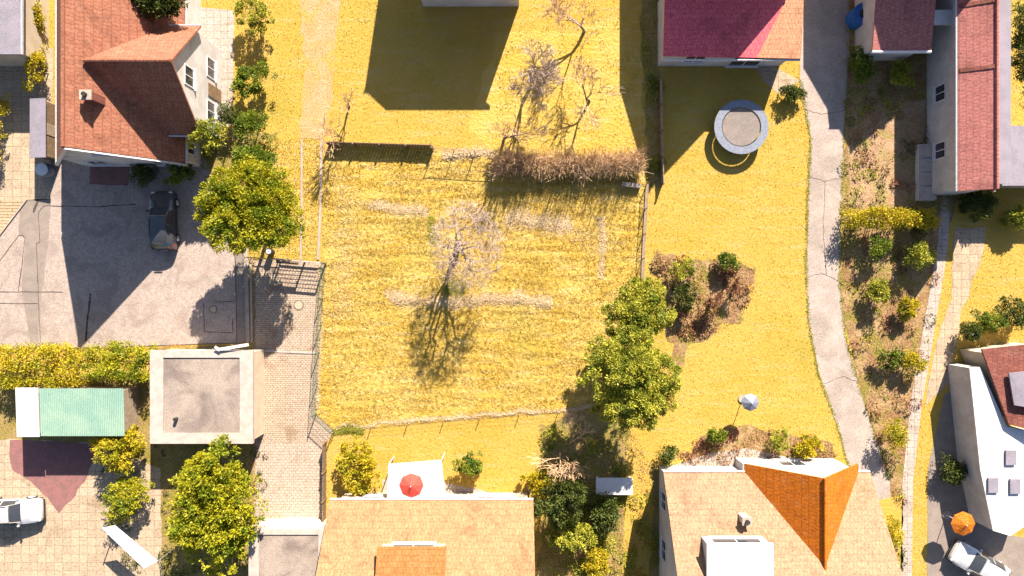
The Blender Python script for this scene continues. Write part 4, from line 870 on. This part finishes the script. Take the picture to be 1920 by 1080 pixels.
# ================================================================ CARS
def lerp(a, b, t): return a+(b-a)*t
def make_car(x, y, rz, paint, label):
    t = thing('parked_car', label, 'car', (x, y, 0), rz, None)
    # stations: s, half-width body, belt half-width, belt z, edge half-width, edge z, top z
    st = [(0.0, .60, .58, .50, .50, .56, .58), (0.10, .76, .74, .62, .66, .69, .72), (0.35, .84, .81, .74, .70, .80, .84), (0.75, .865, .83, .84, .70, .89, .93), (1.12, .87, .84, .90, .69, .95, .99),
          (1.22, .87, .84, .91, .68, .97, 1.02), (1.50, .87, .84, .92, .64, 1.16, 1.22), (1.80, .87, .84, .93, .60, 1.33, 1.39), (1.98, .87, .84, .935, .58, 1.39, 1.44), (2.45, .87, .84, .94, .57, 1.42, 1.475),
          (2.52, .87, .84, .94, .57, 1.42, 1.475), (3.0, .87, .84, .95, .565, 1.41, 1.465), (3.35, .87, .835, .96, .56, 1.38, 1.43), (3.6, .865, .83, .97, .55, 1.34, 1.385), (3.68, .86, .82, .97, .55, 1.31, 1.35), (3.98, .83, .79, .95, .62, 1.03, 1.07),
          (4.08, .80, .76, .86, .62, .93, .96), (4.15, .78, .74, .66, .62, .72, .74), (4.2, .68, .66, .48, .55, .52, .53)]
    rings = []
    for s, wb, ws, zb, wr, ze, zt in st:
        yy = 2.1-s; zl = min(.45, zb*.75); zm = min(.68, zb*.9)
        half = [(wb*.9, .2), (wb, zl*.8), (wb, zm), (ws, zb), (lerp(ws, wr, .92), lerp(zb, ze, .88)), (wr, ze), (wr*.55, lerp(ze, zt, .75)), (0.0, zt)]
        rings.append([(hx, yy, hz) for hx, hz in half]+[(-hx, yy, hz) for hx, hz in half[-2::-1]])
    n = len(rings[0])
    groups = {'body': [], 'windscreen': [], 'rear_window': [], 'side_window': [], 'side_window2': []}
    for i in range(len(rings)-1):
        s0, s1 = st[i][0], st[i+1][0]
        for j in range(n-1):
            g = 'body'; jj = min(j, n-2-j)
            if s0 >= 1.2 and s1 <= 1.81 and jj in (5, 6): g = 'windscreen'
            if s0 >= 3.67 and s1 <= 3.99 and jj in (5, 6): g = 'rear_window'
            if jj == 3 and (s0 >= 1.49 and s1 <= 2.46 or s0 >= 2.51 and s1 <= 3.36): g = 'side_window' if j < n//2 else 'side_window2'
            groups[g].append((i*n+j, i*n+j+1, (i+1)*n+j+1, (i+1)*n+j))
    V = [p for r_ in rings for p in r_]
    base_f = groups['body']; base_f += [tuple(range(n)), tuple(range((len(rings)-1)*n, len(rings)*n))[::-1]]
    body = None
    for g, fs in groups.items():
        used = sorted({i for f in fs for i in f}); mp = {k: i for i, k in enumerate(used)}
        m = MB(); m.local = True; m.add([V[k] for k in used], [tuple(mp[k] for k in f) for f in fs])
        o = m.build(g.replace('2', ''), paint if g == 'body' else M['glass'], t, True)
        if g == 'body': body = o
    def L(): m = MB(); m.local = True; return m
    # underside sill, bumpers, plate, trim
    L().box(-.80, .80, -1.95, 1.95, .16, .22).build('underbody', M['plastic'], t)
    L().box(-.70, .70, 2.02, 2.115, .24, .40).build('front_grille', M['plastic'], t)
    L().box(-.55, .55, -2.125, -2.08, .25, .40).build('rear_bumper_trim', M['plastic'], t)
    L().box(-.26, .26, -2.14, -2.127, .46, .57).build('number_plate', M['plate'], t)
    L().tube((-.62, .86, 1.0), (.62, .86, 1.0), .022, n=6).build('wiper_cowl', M['plastic'], t)
    for sx in (-1, 1): L().tube((sx*.66, .84, 1.0), (sx*.60, .30, 1.36), .022, n=6).build('pillar_trim', M['steel'], t)
    L().tube((-.57, .28, 1.385), (.57, .28, 1.385), .02, n=6).build('roof_seam', M['steel'], t)
    L().box(-.3, .3, -1.70, -1.58, 1.36, 1.375).build('roof_spoiler', M['plastic'], t)
    for sx in (-1, 1):
        L().box(min(sx*.50, sx*.74), max(sx*.50, sx*.74), 1.90, 2.04, .60, .72).build('headlight', M['clearlamp'], t)
        L().add([(sx*.80, -1.93, .62), (sx*.60, -2.09, .62), (sx*.60, -2.03, .96), (sx*.80, -1.84, .97), (sx*.84, -1.70, .86), (sx*.86, -1.74, .66)], [(0, 1, 2, 3), (0, 3, 4, 5)]).build('taillight', M['redlamp'], t)
        m = L(); m.box(min(sx*.88, sx*1.0), max(sx*.88, sx*1.0), .62, .76, .93, 1.05); m.box(min(sx*.82, sx*.89), max(sx*.82, sx*.89), .66, .70, .94, .98); m.build('wing_mirror', paint, t)
        L().box(min(sx*.855, sx*.885), max(sx*.855, sx*.885), -1.2, 1.1, .5, .54).build('side_trim', M['plastic'], t)
        L().tube((sx*.58, .15, 1.45), (sx*.58, -1.2, 1.43), .018, n=6).build('roof_rail', M['plastic'], t)
        for yy in (1.28, -1.27):
            m = L(); m.tube((sx*.70, yy, .31), (sx*.895, yy, .31), .31, n=28); w_ = m.build('wheel', M['rubber'], t, False)
            rm = L(); rm.tube((sx*.893, yy, .31), (sx*.903, yy, .31), .205, n=24)
            for k in range(5):
                a_ = k*2*math.pi/5; rm.tube((sx*.91, yy, .31), (sx*.91, yy+math.cos(a_)*.2, .31+math.sin(a_)*.2), .03, .022, 5)
            rm.build('rim', M['alloy'], w_)
            ar = L()
            for k in range(12):
                a0 = math.pi*k/12; a1 = math.pi*(k+1)/12
                ar.tube((sx*.872, yy+math.cos(a0)*.36, .31+math.sin(a0)*.36), (sx*.872, yy+math.cos(a1)*.36, .31+math.sin(a1)*.36), .025, n=5)
            ar.build('wheel_arch', M['plastic'], t)
    return t
make_car(-24.85, 4.80, R(1.5), M['black'], 'black hatchback parked in the shade of the terracotta house')
make_car(-35.6, -15.9, R(-88), M['silver'], 'silver car at the left edge of the lower yard')
make_car(33.3, -19.7, R(60), M['silver'], 'pale silver car in the paved yard at the lower right')
# ================================================================ GARDEN THINGS
p = P(1390, 238, 0.85); t = thing('trampoline', 'round trampoline with pale blue rim on the lawn beside the lane', 'trampoline', (p.x, p.y, 0))
m = MB(); k = 40
for i in range(k):
    a0, a1 = 2*math.pi*i/k, 2*math.pi*(i+1)/k
    m.slab([(p.x+math.cos(a)*r_, p.y+math.sin(a)*r_, .88) for r_, a in ((1.93, a0), (1.93, a1), (1.4, a1), (1.4, a0))], 0.05)
    
m.build('pad', M['pad'], t); MB().disc(p, 1.33, 0.80, 0.815, 40).build('jumping_mat', M['mat'], t); m = MB()
for i in range(72):
    a = 2*math.pi*i/72; m.tube((p.x+math.cos(a)*1.32, p.y+math.sin(a)*1.32, .81), (p.x+math.cos(a)*1.5, p.y+math.sin(a)*1.5, .82), .012, n=3)
m.build('springs', M['steel'], t)
m = MB()
for i in range(6):
    a = i*math.pi/3+.3; m = MB(); x_, y_ = p.x+math.cos(a)*1.85, p.y+math.sin(a)*1.85
    m.tube((x_, y_, 0.03), (x_, y_, .83), .03, n=6); m.build('leg', M['steel'], t)
m = MB()
for i in range(k):
    a0, a1 = 2*math.pi*i/k, 2*math.pi*(i+1)/k; m.tube((p.x+math.cos(a0)*1.88, p.y+math.sin(a0)*1.88, .80), (p.x+math.cos(a1)*1.88, p.y+math.sin(a1)*1.88, .80), .04, n=5)
m.build('frame', M['steel'], t)
def parasol(u, v, z, r_, mat, label, name='parasol'):
    p = P(u, v, z); t = thing(name, label, 'parasol', (p.x, p.y, 0)); m = MB(); n_ = 8
    ring = [(p.x+math.cos(2*math.pi*i/n_)*r_, p.y+math.sin(2*math.pi*i/n_)*r_, z-.35) for i in range(n_)]
    m.add(ring+[(p.x, p.y, z)], [(i, (i+1) % n_, n_) for i in range(n_)]); o = m.build('canopy', mat, t)
    MB().tube((p.x, p.y, .1), (p.x, p.y, z+.1), .03, n=8).build('pole', M['white'], t); MB().disc(p, .3, 0.012, .1, 20).build('base', M['conc'], t)
parasol(770, 912, 2.3, 0.85, M['red'], 'red parasol over the white patio table below the plot')
parasol(1410, 756, 2.0, 0.62, M['pad'], 'small pale parasol standing alone on the yellow lawn')
a = P(722, 962, 0.02); t = thing('white_awning', 'white patio awning behind the red parasol, next to the sandy roofed house', 'awning', tuple(P(775, 920)))
q = [P(728, 870, 2.0), P(828, 862, 2.0), P(836, 950, 2.0), P(724, 962, 2.0)]
MB().slab([(a_.x, a_.y, zz) for a_, zz in zip(q, (2.0, 2.0, 1.85, 1.85))][::-1], 0.04).build('canopy', M['white'], t)
for a_ in q: MB().tube((a_.x*.995, a_.y+.0, 0), (a_.x*.995, a_.y, 1.82), .04, n=6).build('post', M['white'], t)
p = P(1152, 912, .75); t = thing('garden_table', 'white rectangular garden table in the dark bed', 'table', (p.x, p.y, 0))
MB().box(p.x-1.3, p.x+1.3, p.y-.6, p.y+.6, .70, .75).build('table_top', M['white'], t)
for sx in (-1, 1):
    for sy in (-1, 1): MB().box(p.x+sx*1.15-.04, p.x+sx*1.15+.04, p.y+sy*.5-.04, p.y+sy*.5+.04, 0, .698).build('leg', M['white'], t)
p = P(1741, 322, .7); t = thing('cold_frame', 'long white cold frame between bare soil plot and narrow path', 'cold frame', (p.x, p.y, 0))
m = MB(); m.box(p.x-.55, p.x+.55, p.y-2.0, p.y+2.0, 0, .5); m.build('frame', M['white'], t)
for k in range(4): MB().slab([(p.x-.55, p.y-2+k*1.0+.03, .52), (p.x+.55, p.y-2+k*1.0+.03, .72), (p.x+.55, p.y-2+(k+1)*1.0-.03, .72), (p.x-.55, p.y-2+(k+1)*1.0-.03, .52)], .04).build('lid', M['concpale'], t)
p = P(1622, 25, 1.2); t = thing('blue_tank', 'blue water tank beside the rose roofed annex', 'tank', (p.x, p.y, 0))
MB().disc(p, .8, 0, 1.15, 24).build('tank_body', M['blue'], t); MB().disc(p, .35, 1.15, 1.25, 16).build('lid', M['plastic'], t)
p = P(1812, 985, 2.2); parasol(1812, 985, 2.2, 0.85, M['tileC2'], 'rusty orange parasol in the paved yard, lower right')
t = thing('sun_sail', 'white triangular sun sail at the bottom, left of the big tree', 'sun sail', tuple(P(240, 1020)))
q = [P(190, 990, 2.2), P(215, 985, 2.2), P(296, 1052, 2.2), P(270, 1066, 2.2)]
MB().slab([(a_.x, a_.y, 2.2) for a_ in q], 0.03).build('cloth', M['white'], t)
for a_ in (q[0], q[2]): MB().tube((a_.x, a_.y, 0), (a_.x, a_.y, 2.3), .04, n=6).build('post', M['steel'], t)
# recycling heap: small dark things by the gate under the tree
p = P(506, 472, .5); t = thing('garden_bin', 'small dark bin with white lid under the yellow-green tree', 'bin', (p.x, p.y, 0))
MB().tube((p.x, p.y, 0), (p.x, p.y, .75), .2, .26, 14).build('bin_body', M['plastic'], t); MB().disc(p, .18, .75, .8, 16).build('lid', M['white'], t)
